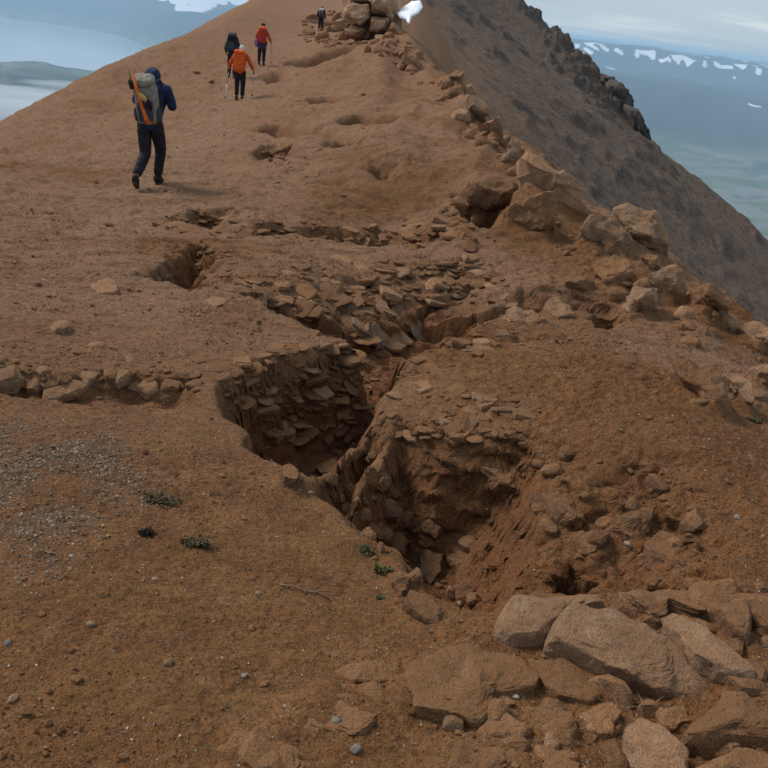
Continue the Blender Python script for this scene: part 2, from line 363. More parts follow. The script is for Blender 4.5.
for poly, d, w in [([(256, 152), (275, 143), (292, 146), (288, 158), (262, 162)], 0.42, 0.35), ([(338, 120), (360, 116), (396, 119), (385, 125), (350, 126)], 0.45, 0.45),
                   ([(266, 131), (290, 124), (322, 128), (345, 134), (355, 140), (320, 138), (290, 136)], 0.34, 0.5), ([(366, 168), (378, 157), (400, 165), (402, 176), (380, 178)], 0.30, 0.45),
                   ([(300, 102), (330, 95), (352, 97), (330, 104)], 0.4, 0.6), ([(290, 62), (325, 56), (350, 52), (345, 59), (310, 68)], 0.6, 0.9), ([(318, 180), (345, 176), (352, 184), (325, 186)], 0.14, 0.3),
                   ([(320, 143), (352, 138), (362, 144), (340, 149)], 0.3, 0.4), ([(262, 76), (285, 72), (292, 80), (268, 84)], 0.5, 0.8)]:
    pc = np.mean(poly, 0); hole([tuple(pc+(np.array(q)-pc)*(1.45, 1.25)) for q in poly], d*1.35, w*1.25, w, 0.10, 2.0)
# bedding: the walls break back in ledges
_st = 0.075; _d = DEPTH/_st + 0.9*fbm(XX*1.6, YY*1.6, 7.7, 3)
_t = (np.floor(_d)+sstep((_d-np.floor(_d)-0.25)/0.5) - _d)*_st
DEPTH = np.maximum(DEPTH + _t*np.clip(DEPTH/0.08, 0, 1)*(0.55+0.6*fbm(XX*2.5, YY*2.5, 3.3, 2)), 0)
Z = ZB - DEPTH
# relief: broad swells, clods, grain; strata ledges on the walls
dist = YY+1.5
gy, gx = np.gradient(DEPTH); steep = np.clip(np.hypot(gx/(TC[1]-TC[0])/dist, gy/np.gradient(YR)[:, None])/1.2, 0, 1)
damp = np.exp(-YY/60)
Z += 0.035*fbm(XX*0.9, YY*0.9, 0.0, 3)*np.clip(YY/5, 0.4, 2.5)*damp
lump = fbm(XX*5.5, YY*5.5, 2.0, 4, 0.55)
rough_mask = sstep((fbm(XX*0.8, YY*0.8, 8.0, 3)+0.15)/0.5)
Z += lump*(0.006+0.020*np.clip(DEPTH*3, 0, 1)+0.008*rough_mask)*np.clip(YY/4, 0.6, 1.5)
mnd = np.clip(np.clip(DEPTH*4, 0, 1)+0.7*np.clip((XX-0.2)/0.8, 0, 1)*np.clip((7-YY)/2, 0, 1), 0, 1)
Z += mnd*(np.abs(fbm(XX*13, YY*13, 5.5, 3, 0.6))*0.020-0.008)
Z += 0.0055*fbm(XX*26, YY*26, 4.0, 3, 0.6)*np.clip(YY/3, 0.5, 2.0)*(0.7+0.9*rough_mask)
xbr = np.interp(YY, BR[:, 1], BR[:, 0]); wbr = 0.55+0.055*YY; mbr = np.exp(-((XX-xbr+0.35*wbr)/wbr)**2)*np.clip((YY-5.5)/2, 0, 1)*np.clip((70-YY)/20, 0, 1)
fr = 1.0/(0.25+0.045*YY); Z += mbr*(0.10+0.016*YY)*(0.75-1.5*np.abs(fbm(XX*fr*0.5, YY*fr*0.35, 6.6, 3, 0.5)))
# small ledges lying downslope on the open left flank
led = fbm(XX*1.2+YY*0.5, YY*4.5, 6.0, 4, 0.6)
Z += 0.026*sstep(led/0.45)*np.clip((YY-3)/4, 0, 1)*np.clip((70-YY)/30, 0, 1)*np.clip(0.6+YY/14, 0, 3)
Z += 0.05*np.clip((YY-6)/10, 0, 2.5)*fbm(XX*0.9, YY*0.7, 3.7, 4, 0.6)*damp*0.6
def blur(a, n):
    for _ in range(n):
        a = (a+np.roll(a, 1, 0)+np.roll(a, -1, 0))/3; a = (a+np.roll(a, 1, 1)+np.roll(a, -1, 1))/3
    return a
steep = blur(steep, 3)
PX, PY = XX.copy(), YY.copy()
cr1 = fbm(XX*3.5, YY*3.5, Z*20, 3, 0.5); cr2 = fbm(XX*5+50, YY*5, Z*14, 2, 0.5)
PY -= cr1*0.050*steep; PX += cr2*0.025*steep

def H(x, y):
    x = np.asarray(x, float); y = np.clip(np.asarray(y, float), YR[0], YR[-1]*0.999)
    i = np.clip(np.interp(y, YR, np.arange(len(YR))), 0, len(YR)-1.001); j = np.clip((x/(y+1.5)-TC[0])/(TC[1]-TC[0]), 0, len(TC)-1.001)
    i0, j0 = i.astype(int), j.astype(int); fi, fj = i-i0, j-j0
    return (Z[i0, j0]*(1-fi)+Z[i0+1, j0]*fi)*(1-fj)+(Z[i0, j0+1]*(1-fi)+Z[i0+1, j0+1]*fi)*fj
def on_ground(u, v): return march(H, u, v)
BANK = np.zeros_like(Z)
def normal_at(x, y, e=0.06):
    e = e*max(1, y/5)
    a = float((H(x+e, y)-H(x-e, y))/(2*e)); b = float((H(x, y+e)-H(x, y-e))/(2*e))
    n = np.array([-a, -b, 1.0]); return n/np.linalg.norm(n)

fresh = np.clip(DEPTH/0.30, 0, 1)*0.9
path = np.exp(-((XX-np.interp(YY, [4, 8, 12.6, 20, 28.8, 38, 64], [-2.6, -3.2, -4.0, -5.0, -6.1, -7.2, -8.2]))/(0.30+0.03*YY))**2)*np.clip((YY-7)/4, 0, 1)
pale_path = 0.3*path*(0.6+0.6*fbm(XX*1.3, YY*1.3, 2.0, 3))
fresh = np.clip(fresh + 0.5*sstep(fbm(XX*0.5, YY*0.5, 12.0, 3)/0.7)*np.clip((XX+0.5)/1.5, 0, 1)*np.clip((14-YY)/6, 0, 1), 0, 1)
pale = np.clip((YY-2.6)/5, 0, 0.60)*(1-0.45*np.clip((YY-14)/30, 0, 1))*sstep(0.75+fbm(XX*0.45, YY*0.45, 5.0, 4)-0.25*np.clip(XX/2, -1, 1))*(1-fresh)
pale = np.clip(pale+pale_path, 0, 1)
grey = np.clip((YY-20)/60, 0, 1)*0.12 + 0.55*np.clip((ZB - 0 + 3.2 + 0.10*XX)/-4, 0, 1)*np.clip((XX-3)/6, 0, 1)
gp = np.array([at_z(u, v, -1.80)[:2] for u, v in [(-60, 430), (40, 412), (110, 425), (135, 470), (110, 540), (40, 580), (-60, 600)]])
mk = (YY < 4.5) & (XX < 0.2); sg, _ = sdf_poly(XX[mk], YY[mk], gp)
grey[mk] = np.maximum(grey[mk], 0.5*np.clip(0.5+sg/0.4, 0, 1)*np.clip(0.6+fbm(XX[mk]*3, YY[mk]*3, 1.0, 3), 0, 1))
ridge = link('ground', bpy.data.meshes.new('ground'))
tag(ridge, kind='structure', label='brown volcanic ridge cut by fissures')

# ------------------------------------------------------------------ the mountain flank across the gully
FL = []
for u, v, y in [(768, 345, 62), (700, 300, 62), (620, 225, 60), (540, 155, 60), (480, 95, 62), (430, 45, 75), (405, 5, 95), (398, -30, 118), (390, -70, 150),
                (768, 292, 84), (690, 205, 98), (610, 120, 122), (530, 50, 150), (465, 0, 162), (440, -60, 185),
                (768, 238, 112), (700, 178, 132), (640, 130, 150), (618, 92, 166), (600, 72, 176), (560, 35, 196), (525, 0, 215), (480, -50, 245), (440, -100, 280)]:
    FL.append(at_y(u, v, y))
for q in BR[4:-2]: FL.append(q+np.array([1.6+0.02*q[1], 0.6, -2.2-0.02*q[1]]))
FL = np.array(FL)
_f = RBF(np.c_[FL[:, 0]/100, FL[:, 1]/100], FL[:, 2]/100, 1e-4)
RIB = np.array([at_y(u, v, y)[:2] for u, v, y in [(840, 300, 92), (768, 238, 112), (700, 178, 132), (640, 130, 150), (618, 92, 166), (600, 72, 176), (560, 35, 196), (525, 0, 215), (480, -50, 245), (440, -100, 280)]])
ny, nx = 540, 470
fy = np.linspace(11, 290, ny)[:, None]*np.ones((1, nx)); fs = np.linspace(0, 1, nx)[None, :]
ribx = np.interp(fy, RIB[:, 1], RIB[:, 0]); x0 = np.interp(fy, BR[:, 1], BR[:, 0]) + 0.9
fx = x0 + (ribx+26-x0)*fs
fz = (_f(np.c_[fx.ravel()/100, fy.ravel()/100])*100).reshape(fx.shape)
over = np.clip((fx-ribx)/6+0.25, 0, None)
gx_, gy_ = 0.80, -0.60         # fall direction on plan: along it the relief is stretched
al = fx*gx_+fy*gy_; ac = -fx*gy_+fy*gx_
strk = fbm(al*0.02, ac*0.16, 2.0, 4, 0.6)
crag = sstep((fbm(fx*0.05, fy*0.05, fz*0.22, 4, 0.55)-0.02)/0.45)
upper = np.clip((fz+24)/16, 0, 1)
rel = np.clip((fx-x0)/12, 0, 1)
rr = np.clip(1-np.abs((ribx-fx-4)/16), 0, 1)*np.clip(1-np.abs((fz+4)/20), 0, 1)
fz = fz + rel*(0.5*strk + crag*1.5*np.clip(0.06+0.5*upper+rr, 0, 1.2)*(0.6+0.7*fbm(fx*0.30, fy*0.30, fz*0.5, 4, 0.5)) + 0.17*fbm(fx*0.5, fy*0.5, fz*0.5, 4, 0.5)) - 9.0*np.maximum(over-0.25, 0)**1.3
fz -= 0.4
def mat_flank():
    m, t, b = new_mat('scree_slope'); P = coords(t)
    med = noise(t, P, 0.30, 6, 0.7); fine = noise(t, P, 2.2, 6, 0.75); big = noise(t, P, 0.05, 4, 0.6)
    mp = N(t, 'ShaderNodeMapping', {'Vector': P}); mp.inputs['Rotation'].default_value = (0, 0, 0.64); mp.inputs['Scale'].default_value = (0.022, 0.34, 0.15)
    st = noise(t, mp.outputs[0], 1.0, 5, 0.65)
    c = ramp(t, med, [(0.3, (0.090, 0.060, 0.042)), (0.5, (0.142, 0.097, 0.068)), (0.7, (0.195, 0.138, 0.098))])
    c = mixc(t, ramp(t, st, [(0.44, 0.0), (0.60, 0.85)]), c, (0.175, 0.110, 0.070))
    c = mixc(t, ramp(t, big, [(0.40, 0.0), (0.62, 0.7)]), c, (0.130, 0.092, 0.067))
    c = mixc(t, attr(t, 'brown'), c, mixc(t, med, (0.200, 0.112, 0.058), (0.265, 0.155, 0.088)))
    c = mixc(t, attr(t, 'crag'), c, mixc(t, fine, (0.058, 0.042, 0.032), (0.130, 0.092, 0.067)))
    c = mixc(t, ramp(t, fine, [(0.38, 0.75), (0.50, 0.0)]), c, (0.045, 0.033, 0.026))
    c = mixc(t, ramp(t, fine, [(0.60, 0.0), (0.70, 0.5)]), c, (0.29, 0.215, 0.155))
    t.links.new(c, b.inputs['Base Color'])
    p = bump(t, b, med, 0.35, 0.9); bump(t, b, fine, 0.95, 0.4, p)
    return m
brown = np.clip(1-(fx-x0-3)/13, 0, 1)*np.clip((150-fy)/50, 0, 1)*0.9
flank = link('mountain_slope', np_mesh('mountain_slope', np.c_[fx.ravel(), fy.ravel(), fz.ravel()], grid_faces(ny, nx),
             attrs={'brown': brown.ravel(), 'crag': np.clip(crag*0.9*(0.35+0.65*upper)+rr*0.8, 0, 1).ravel()}), mat_flank())
tag(flank, kind='structure', label='steep grey brown scree face of the peak')

# ------------------------------------------------------------------ valley, fjord, far mountains
SEA = -700.0
naz, nr = 460, 240
az = np.radians(np.linspace(-72, 72, naz))[None, :]*np.ones((nr, 1)); rr_ = np.exp(np.linspace(math.log(420), math.log(34000), nr))[:, None]*np.ones((1, naz))
vx, vy = np.sin(az)*rr_, np.cos(az)*rr_
def azr(u, v, z=SEA):
    p = at_z(u, v, z); return math.degrees(math.atan2(p[0], p[1])), math.hypot(p[0], p[1])
azd = np.degrees(az)
# left: coast of the near land, far shore of the fjord
nc = [azr(u, v) for u, v in [(-250, 28), (-120, 46), (0, 62), (40, 63), (70, 70), (110, 75), (160, 84)]]
fc = [azr(u, v) for u, v in [(-250, -12), (-120, 2), (0, 17), (50, 23), (90, 30), (120, 34), (140, 41), (152, 57)]]
fa = np.array(sorted(fc)); na = np.array(sorted(nc))
wob = 1+0.03*fbm(azd*0.5, rr_*0, 3.0, 4)
near_r = np.interp(azd, na[:, 0], na[:, 1])*wob; far_r = np.interp(azd, fa[:, 0], fa[:, 1])*(1+0.012*fbm(azd*1.2, rr_*0, 7.0, 3))
_k = np.exp(-0.5*(np.arange(-9, 10)/3.5)**2); _k /= _k.sum()
far_r = np.apply_along_axis(lambda q: np.convolve(np.pad(q, 9, mode='edge'), _k, 'valid'), 1, far_r)
head = np.clip((azd+11.0)/2.0, 0, 1)           # east of here the fjord has ended: dry valley
hill = 60+90*np.clip(fbm(vx/900, vy/900, 0.5, 5), -0.4, 2)
near_land = np.clip((near_r-rr_)/500, -0.3, 1)*hill
nz = fbm(vx/2600, vy/2600, 1.5, 6, 0.52); gull = fbm(azd*0.55, rr_/5200, 4.5, 5, 0.55)
far_top = np.interp(azd, [-72, -40, -26, -22, -18, -14, -8, 0], [-40, -90, -60, 10, 30, 20, -80, -150])
far_land = np.clip((rr_-far_r)/4200, -0.05, 1)
far_land = np.where(far_land > 0, far_land**0.9*(far_top-SEA)*(0.93+0.16*nz), far_land*300)
wl = np.where(rr_ < (near_r+far_r)/2, near_land, far_land)
# right: valley floor, brown hillside, snowy plateau behind
floor_r = 5600+500*fbm(azd*0.12, rr_*0, 2.0, 2)
shoulder = sstep((rr_-floor_r)/3600)*(410-0.0*azd)
plat = sstep((rr_-11800-900*gull)/1700)*np.interp(azd, [-72, 0, 12, 20, 27, 40, 72], [180, 190, 235, 215, 190, 170, 150])
wr = 14+shoulder*(1+0.10*nz)+plat*(1+0.05*gull)+10*fbm(vx/500, vy/500, 0.7, 4)+25*gull*np.clip((rr_-floor_r)/2500, 0, 1)
e = sstep((azd+9)/7)
vz = SEA + wl*(1-e) + wr*e
snow_l = sstep((vz+250+140*fbm(vx/1500, vy/1500, 2.0, 5, 0.6))/50)*(1-e)
snow_r = sstep((fbm(azd*1.1+3, rr_/700, 4.0, 4, 0.6)+0.16-np.abs(vz+105)/95)/0.14)*e + 0.8*sstep((fbm(vx/420, vy/260, 8.0, 3)-0.66)/0.05)*e*sstep((vz+480)/60)
snow = np.clip(snow_l+snow_r, 0, 1)
def mat_valley():
    m, t, b = new_mat('valley_land'); P = coords(t)
    xyz = N(t, 'ShaderNodeSeparateXYZ', {0: P}); zz = xyz.outputs['Z']
    n_a = noise(t, P, 0.0011, 6, 0.6); n_b = noise(t, P, 0.0022, 5, 0.62)
    mp = N(t, 'ShaderNodeMapping', {'Vector': P}); mp.inputs['Rotation'].default_value = (0, 0, 0.12); mp.inputs['Scale'].default_value = (0.0010, 0.0014, 0.001)
    fld = noise(t, mp.outputs[0], 1.3, 6, 0.62, 0.8)
    c = ramp(t, n_a, [(0.3, (0.024, 0.030, 0.022)), (0.5, (0.042, 0.045, 0.030)), (0.7, (0.075, 0.068, 0.045))])
    lowm = ramp(t, math_(t, 'MULTIPLY_ADD', zz, 0.012), [(0.0, 0), (1, 1)])
    flat = ramp(t, math_(t, 'ADD', math_(t, 'DIVIDE', math_(t, 'ADD', zz, 700), 200.0), math_(t, 'MULTIPLY', n_a, 0.3)), [(0.25, 1.0), (1.0, 0.0)])
    g = ramp(t, fld, [(0.34, (0.040, 0.062, 0.028)), (0.46, (0.095, 0.120, 0.045)), (0.55, (0.150, 0.145, 0.095)), (0.66, (0.040, 0.060, 0.034))])
    c = mixc(t, flat, c, g)
    # pale braided river bars along the floor
    c = mixc(t, math_(t, 'MULTIPLY', ramp(t, fld, [(0.515, 0), (0.53, 0.85), (0.55, 0.85), (0.565, 0)]), flat), c, (0.17, 0.165, 0.15))
    # old snow lying under the plateau rim and on the far mountains
    c = mixc(t, ramp(t, math_(t, 'ADD', attr(t, 'snow'), math_(t, 'MULTIPLY', math_(t, 'SUBTRACT', n_b, 0.5), 1.5)), [(0.44, 0), (0.62, 1)]), c, (0.82, 0.84, 0.87))
    t.links.new(c, b.inputs['Base Color'])
    return m
valley = link('valley', np_mesh('valley', np.c_[vx.ravel(), vy.ravel(), vz.ravel()], grid_faces(nr, naz, True), attrs={'snow': snow.ravel()}), mat_valley())
tag(valley, kind='structure', label='hazy valley floor with fields, dark hillsides and snow patched mountains')
m, t, b = new_mat('fjord_water'); b.inputs['Base Color'].default_value = (0.36, 0.41, 0.44, 1); b.inputs['Roughness'].default_value = 0.14; b.inputs['Specular IOR Level'].default_value = 0.5
bump(t, b, noise(t, coords(t), 0.02, 3), 0.04, 2.0)
th = np.radians(np.linspace(-72, 2, 60)); wv = [(np.sin(a)*r_, np.cos(a)*r_, SEA) for r_ in (2500, 6000, 12000, 20000) for a in th]
tag(link('fjord_water', np_mesh('fjord_water', wv, grid_faces(4, 60, True)), m), kind='structure', label='pale fjord water far below')

# haze: one even box of air round the whole scene, sky outside
m = bpy.data.materials.new('valley_haze'); m.use_nodes = True; t = m.node_tree; t.nodes.clear()
o_ = t.nodes.new('ShaderNodeOutputMaterial'); pv = t.nodes.new('ShaderNodeVolumePrincipled')
pv.inputs['Color'].default_value = (0.52, 0.76, 1.0, 1); pv.inputs['Density'].default_value = 0.82e-4; pv.inputs['Anisotropy'].default_value = 0.0
t.links.new(pv.outputs[0], o_.inputs['Volume'])
ZT = max(float(fz.max()), float(vz.max()), float(Z.max()), 20.0)+8; ZBt = min(float(vz.min()), SEA)-2
bm = bmesh.new(); bmesh.ops.create_cube(bm, size=1.0)
for v in bm.verts: v.co = Vector((v.co.x*72000, v.co.y*72000, ZBt if v.co.z < 0 else ZT))
me = bpy.data.meshes.new('haze'); bm.to_mesh(me); bm.free()
tag(link('haze', me, m), kind='stuff', label='blue haze filling the valley air')
print('haze', ZBt, ZT)

# low cloud lying in the valley to the left
mF = bpy.data.materials.new('valley_fog'); mF.use_nodes = True; t = mF.node_tree; t.nodes.clear()
o_ = t.nodes.new('ShaderNodeOutputMaterial'); pv = t.nodes.new('ShaderNodeVolumePrincipled'); pv.inputs['Color'].default_value = (0.97, 0.98, 1.0, 1); pv.inputs['Density'].default_value = 0.0055
t.links.new(pv.outputs[0], o_.inputs['Volume'])
for i, (u, v, sx_, sy_, sz_) in enumerate([(0, 94, 520, 260, 30), (58, 99, 260, 150, 22), (-60, 104, 500, 260, 40), (16, 110, 300, 160, 34), (72, 85, 260, 120, 14)]):
    V, Fc = ico(4); P = V*(1+0.35*fbm(V[:, 0]*2.2+i*5, V[:, 1]*2.2, V[:, 2]*2.2, 4))[:, None]*np.array([sx_, sy_, sz_])
    o = link('valley_fog', np_mesh('valley_fog', P, Fc), mF); o.location = at_z(u, v, SEA+150); o.rotation_euler = (0, 0, 0.5)
    tag(o, ['longest white fog bank in the left valley', 'thin wisp of fog right of the longest bank', 'fog bank at the left margin below the longest', 'fog bank touching the left ridge edge', 'highest faint streak of fog in the left valley'][i], 'fog bank', kind='stuff')

# ------------------------------------------------------------------ rocks
def rock_from_outline(name, label, px, thick, lift=0.0, stand=0.0, mat=None, level=4, facets=9, rough=0.05, seed=0, parent=None, cat='rock', group=None, box=0.42, sink=0.0, tilt=(0, 0), top=0.62, bank=0.30, hz=0.75, gv=None):
    """a solid rock: plan outline on its own tilted plane, superellipsoid section, random cleavage planes, weathered noise"""
    r = np.random.default_rng(seed+11); px = np.array(px, float); c = px.mean(0)
    if stand > 0:
        bot = px[:, 1].max() if gv is None else gv; g = on_ground(c[0], min(bot, 767)-2)
    else:
        g = on_ground(min(max(c[0], -40), 800), min(c[1], 800))
    n = normal_at(g[0], g[1], 0.12); n = n*0.6+np.array([0, 0, 0.4])
    tocam = -g/np.linalg.norm(g); tc_ = np.array([tocam[0], tocam[1], 0.35]); tc_ /= np.linalg.norm(tc_)
    n = n*(1-stand)+tc_*stand + np.array([tilt[0], tilt[1], 0]); n /= np.linalg.norm(n)
    p0 = g + n*lift
    if stand > 0: p0 = g - np.array([tc_[0], tc_[1], 0])*thick*0.6
    W_ = []
    for u, v in px:
        d = ray(u, v); W_.append(d*(p0@n)/(d@n))
    W_ = np.array(W_); ctr = W_.mean(0)
    a = np.cross([0, 1, 0.01], n); a /= np.linalg.norm(a); b = np.cross(n, a)
    L = np.c_[(W_-ctr)@a, (W_-ctr)@b]
    D = np.concatenate([L+(np.roll(L, -1, 0)-L)*f for f in np.linspace(0, 1, 12, endpoint=False)])
    ang = np.arctan2(D[:, 1], D[:, 0]); rad = np.hypot(D[:, 0], D[:, 1]); o = np.argsort(ang); ang, rad = ang[o], rad[o]
    V, Fc = ico(level); th = np.arctan2(V[:, 1], V[:, 0]); ch = np.hypot(V[:, 0], V[:, 1])
    R = np.interp(th, np.r_[ang-2*np.pi, ang, ang+2*np.pi], np.r_[rad, rad, rad])
    size = float(np.median(rad))
    q = ch**box; sh = np.sign(V[:, 2])*np.abs(V[:, 2])**(box*0.9)
    nq = np.c_[q*np.cos(th), q*np.sin(th), sh]
    for _ in range(facets):                      # cleavage planes
        k = r.normal(size=3); k[:2] *= hz; k[2] = abs(k[2])*1.1-0.15; k /= np.linalg.norm(k); lim = (nq@k).max()*r.uniform(0.58, 0.86)
        e = nq@k-lim; m = e > 0; nq[m] -= e[m, None]*k
    nq[:, 2] = np.where(nq[:, 2] > 0, nq[:, 2]*top, nq[:, 2]*1.25)
    if level >= 4:                               # worn edges
        ed = np.concatenate([Fc[:, [0, 1]], Fc[:, [1, 2]], Fc[:, [2, 0]]]); deg = np.bincount(ed[:, 0], minlength=len(V))[:, None]
        for _ in range(1 if level == 4 else 2):
            acc = np.zeros_like(nq); np.add.at(acc, ed[:, 0], nq[ed[:, 1]]); nq = 0.4*nq+0.6*acc/deg
    P = np.c_[nq[:, 0]*R, nq[:, 1]*R, nq[:, 2]*thick]
    s0 = seed*3.7; f = 1.6/size
    nz_ = fbm(P[:, 0]*f+s0, P[:, 1]*f, P[:, 2]*f*1.5, 5, 0.55)
    dirn = np.c_[nq[:, 0], nq[:, 1], nq[:, 2]*1.3]; dirn /= np.linalg.norm(dirn, axis=1)[:, None]+1e-9
    P += dirn*(nz_*rough*size*1.7)[:, None]
    P += dirn*(fbm(P[:, 0]*f*7+s0, P[:, 1]*f*7, P[:, 2]*f*9, 3, 0.6)*rough*size*0.22)[:, None]
    rg = np.abs(fbm(P[:, 0]*f*1.3-s0, P[:, 1]*f*1.3, P[:, 2]*f*3, 3)); P -= dirn*(np.clip(0.10-rg, 0, 1)*rough*size*5)[:, None]*0.3
    Wd = P[:, :1]*a + P[:, 1:2]*b + P[:, 2:]*n
    o_ = link(name, np_mesh(name, Wd, Fc, False), mat or M_ROCK, parent); o_.location = ctr - n*sink
    if bank > 0:                                 # soil banked against the stone
        ix = Wd[:, :2]+ctr[:2]; lo, hi = ix.min(0), ix.max(0); wd = 0.05+0.42*size
        hull = []
        for a_ in np.linspace(0, 2*np.pi, 28, endpoint=False):
            hull.append(ix[np.argmax(ix@[math.cos(a_), math.sin(a_)])])
        i0, i1 = np.searchsorted(YR, [lo[1]-wd, hi[1]+wd]); sub = slice(max(i0, 0), i1+1)
        xs_, ys_ = XX[sub], YY[sub]; mk = (xs_ > lo[0]-wd) & (xs_ < hi[0]+wd)
        if mk.any():
            sd_, _ = sdf_poly(xs_[mk], ys_[mk], np.array(hull))
            hgt = max(float((Wd[:, 2]+ctr[2]).max() - H(ctr[0], ctr[1])), 0.0)
            BANK[sub][mk] = np.maximum(BANK[sub][mk], bank*hgt*sstep(1+(sd_-0.25*size)/wd)*(0.75+0.5*fbm(xs_[mk]*3/size*0.3, ys_[mk]*3/size*0.3, seed, 3)))
    if label: tag(o_, label, cat, group)
    return o_
RK = rock_from_outline
# foreground blocks on the right of the pit
RK('rock_slab', 'large pale tilted slab of rock with lichen spots below the pit, biggest stone in the foreground', [(548, 640), (553, 620), (575, 605), (610, 609), (640, 626), (668, 640), (692, 664), (720, 692), (716, 704), (688, 702), (655, 694), (618, 676), (583, 658)], 0.068, 0.072, level=5, facets=6, rough=0.05, seed=1, tilt=(0.05, -0.25), bank=0.0, hz=0.35, box=0.32)
RK('rock', 'rounded pale rock just beneath the dark mouth of the pit, left of the large slab', [(494, 632), (500, 610), (520, 597), (560, 591), (604, 592), (606, 606), (578, 612), (560, 640), (535, 644), (510, 644)], 0.10, 0.024, seed=2, facets=8, hz=0.5)
RK('rock_slab', 'long narrow rock ledge lying right above the large pale slab', [(658, 622), (668, 610), (690, 620), (720, 640), (745, 660), (760, 673), (745, 678), (715, 668), (693, 660), (678, 640)], 0.065, 0.06, seed=3, facets=8, hz=0.4, bank=0.05)
RK('rock', 'crumbly soil covered block between the scar and the long narrow ledge', [(606, 612), (625, 595), (660, 586), (700, 589), (716, 605), (712, 628), (690, 618), (668, 612), (655, 632), (630, 630)], 0.08, 0.02, mat=M_RED, seed=4, rough=0.09)
RK('rock', 'upright brown wedge of rock standing right of the crumbly block', [(714, 600), (735, 598), (753, 620), (750, 638), (733, 632), (716, 618)], 0.05, 0.06, mat=M_RED, seed=5)
RK('rock', 'small flat stone at the right margin above the dark gap', [(742, 600), (768, 602), (785, 614), (768, 628), (753, 619)], 0.035, 0.05, mat=M_RED, seed=6)
RK('rock', 'reddish block tucked in the gap below the right margin stones', [(728, 672), (750, 676), (785, 690), (790, 712), (752, 704), (730, 690)], 0.05, 0.0, mat=M_RED, seed=7)
RK('rock', 'stone deep in the gap behind the end of the long ledge', [(718, 640), (738, 634), (752, 646), (748, 660), (730, 656)], 0.04, -0.01, mat=M_RED, seed=8)
RK('rock', 'broad rounded stone below the right tip of the large slab', [(680, 738), (698, 715), (722, 692), (745, 700), (775, 718), (790, 742), (745, 748), (705, 748)], 0.07, 0.03, mat=M_DUSTY, seed=9, hz=0.5, bank=0.1)
RK('rock', 'low flat stone in the bottom right corner', [(690, 752), (720, 745), (768, 748), (800, 765), (780, 800), (700, 795)], 0.05, 0.05, mat=M_DUSTY, seed=10)
RK('rock', 'leaning oblong stone under the middle of the large slab', [(622, 736), (640, 722), (665, 734), (690, 757), (690, 778), (650, 778), (634, 756)], 0.06, 0.05, seed=11, hz=0.5, bank=0.1)
RK('rock', 'small oblong stone left of the dry grass and large slab', [(528, 706), (545, 694), (566, 705), (577, 730), (573, 747), (555, 742), (536, 722)], 0.04, 0.03, mat=M_DUSTY, seed=12)
RK('rock', 'broad low slab with a dark notch on its left side below the pit', [(404, 670), (430, 655), (470, 644), (510, 654), (542, 680), (532, 692), (502, 700), (497, 720), (480, 728), (440, 716), (415, 711), (408, 690)], 0.075, 0.022, mat=M_DUSTY, seed=13, level=5, rough=0.07, facets=7, hz=0.4, bank=0.35)
RK('rock', 'flat half buried stone left of the notched slab', [(294, 706), (320, 690), (370, 680), (402, 690), (412, 710), (396, 732), (350, 742), (308, 732)], 0.06, -0.002, mat=M_DUSTY, seed=14, rough=0.12, bank=0.7)
RK('rock', 'flat half buried stone at the bottom edge with a crack above it', [(212, 748), (250, 734), (300, 740), (334, 772), (320, 800), (220, 795)], 0.06, 0.0, mat=M_DUSTY, seed=15, rough=0.12, bank=0.7)
RK('rock', 'smooth stone cut by the bottom edge beneath the small oblong stone', [(522, 752), (548, 738), (575, 748), (596, 772), (580, 800), (530, 800)], 0.05, 0.0, mat=M_DUSTY, seed=16)
RK('rock', 'flat soil dusted stone in the bottom edge under the notched slab', [(430, 752), (470, 738), (515, 746), (520, 780), (450, 795), (425, 775)], 0.05, 0.004, mat=M_DUSTY, seed=17, rough=0.10, bank=0.6)
RK('rock', 'rounded clod of rock on the near lip of the pit', [(393, 603), (410, 593), (430, 599), (447, 612), (442, 624), (415, 620)], 0.035, 0.02, mat=M_RED, seed=18)
for i, (lab, px, th_, lf) in enumerate([
    ('low dusty slab between the notched slab and the large pale slab', [(526, 668), (560, 652), (596, 668), (618, 690), (590, 706), (548, 694)], 0.05, 0.012),
    ('small dusty slab between the oblong stone and the dry grass', [(580, 708), (608, 700), (622, 716), (608, 738), (586, 732)], 0.045, 0.015),
    ('dusty stone right of the dry grass, under the tip of the large slab', [(656, 712), (684, 706), (694, 722), (676, 736), (658, 728)], 0.045, 0.012),
    ('flat dusty stone above the crumbly block and the wedge', [(690, 587), (718, 578), (742, 590), (730, 602), (700, 599)], 0.05, 0.015),
    ('dusty stone at the bottom edge left of the leaning oblong stone', [(598, 748), (622, 742), (632, 770), (602, 782)], 0.045, 0.015),
    ('dusty slab below the notched slab, above the bottom edge', [(470, 730), (505, 714), (530, 736), (514, 752), (480, 749)], 0.045, 0.012),
    ('flat dusty slab left of the notched slab, above the half buried one', [(330, 672), (366, 658), (400, 668), (396, 684), (352, 688)], 0.045, 0.0)]):
    RK('rock', lab, px, th_, lf, mat=M_DUSTY, seed=170+i, rough=0.07, facets=7, hz=0.5, bank=0.3)
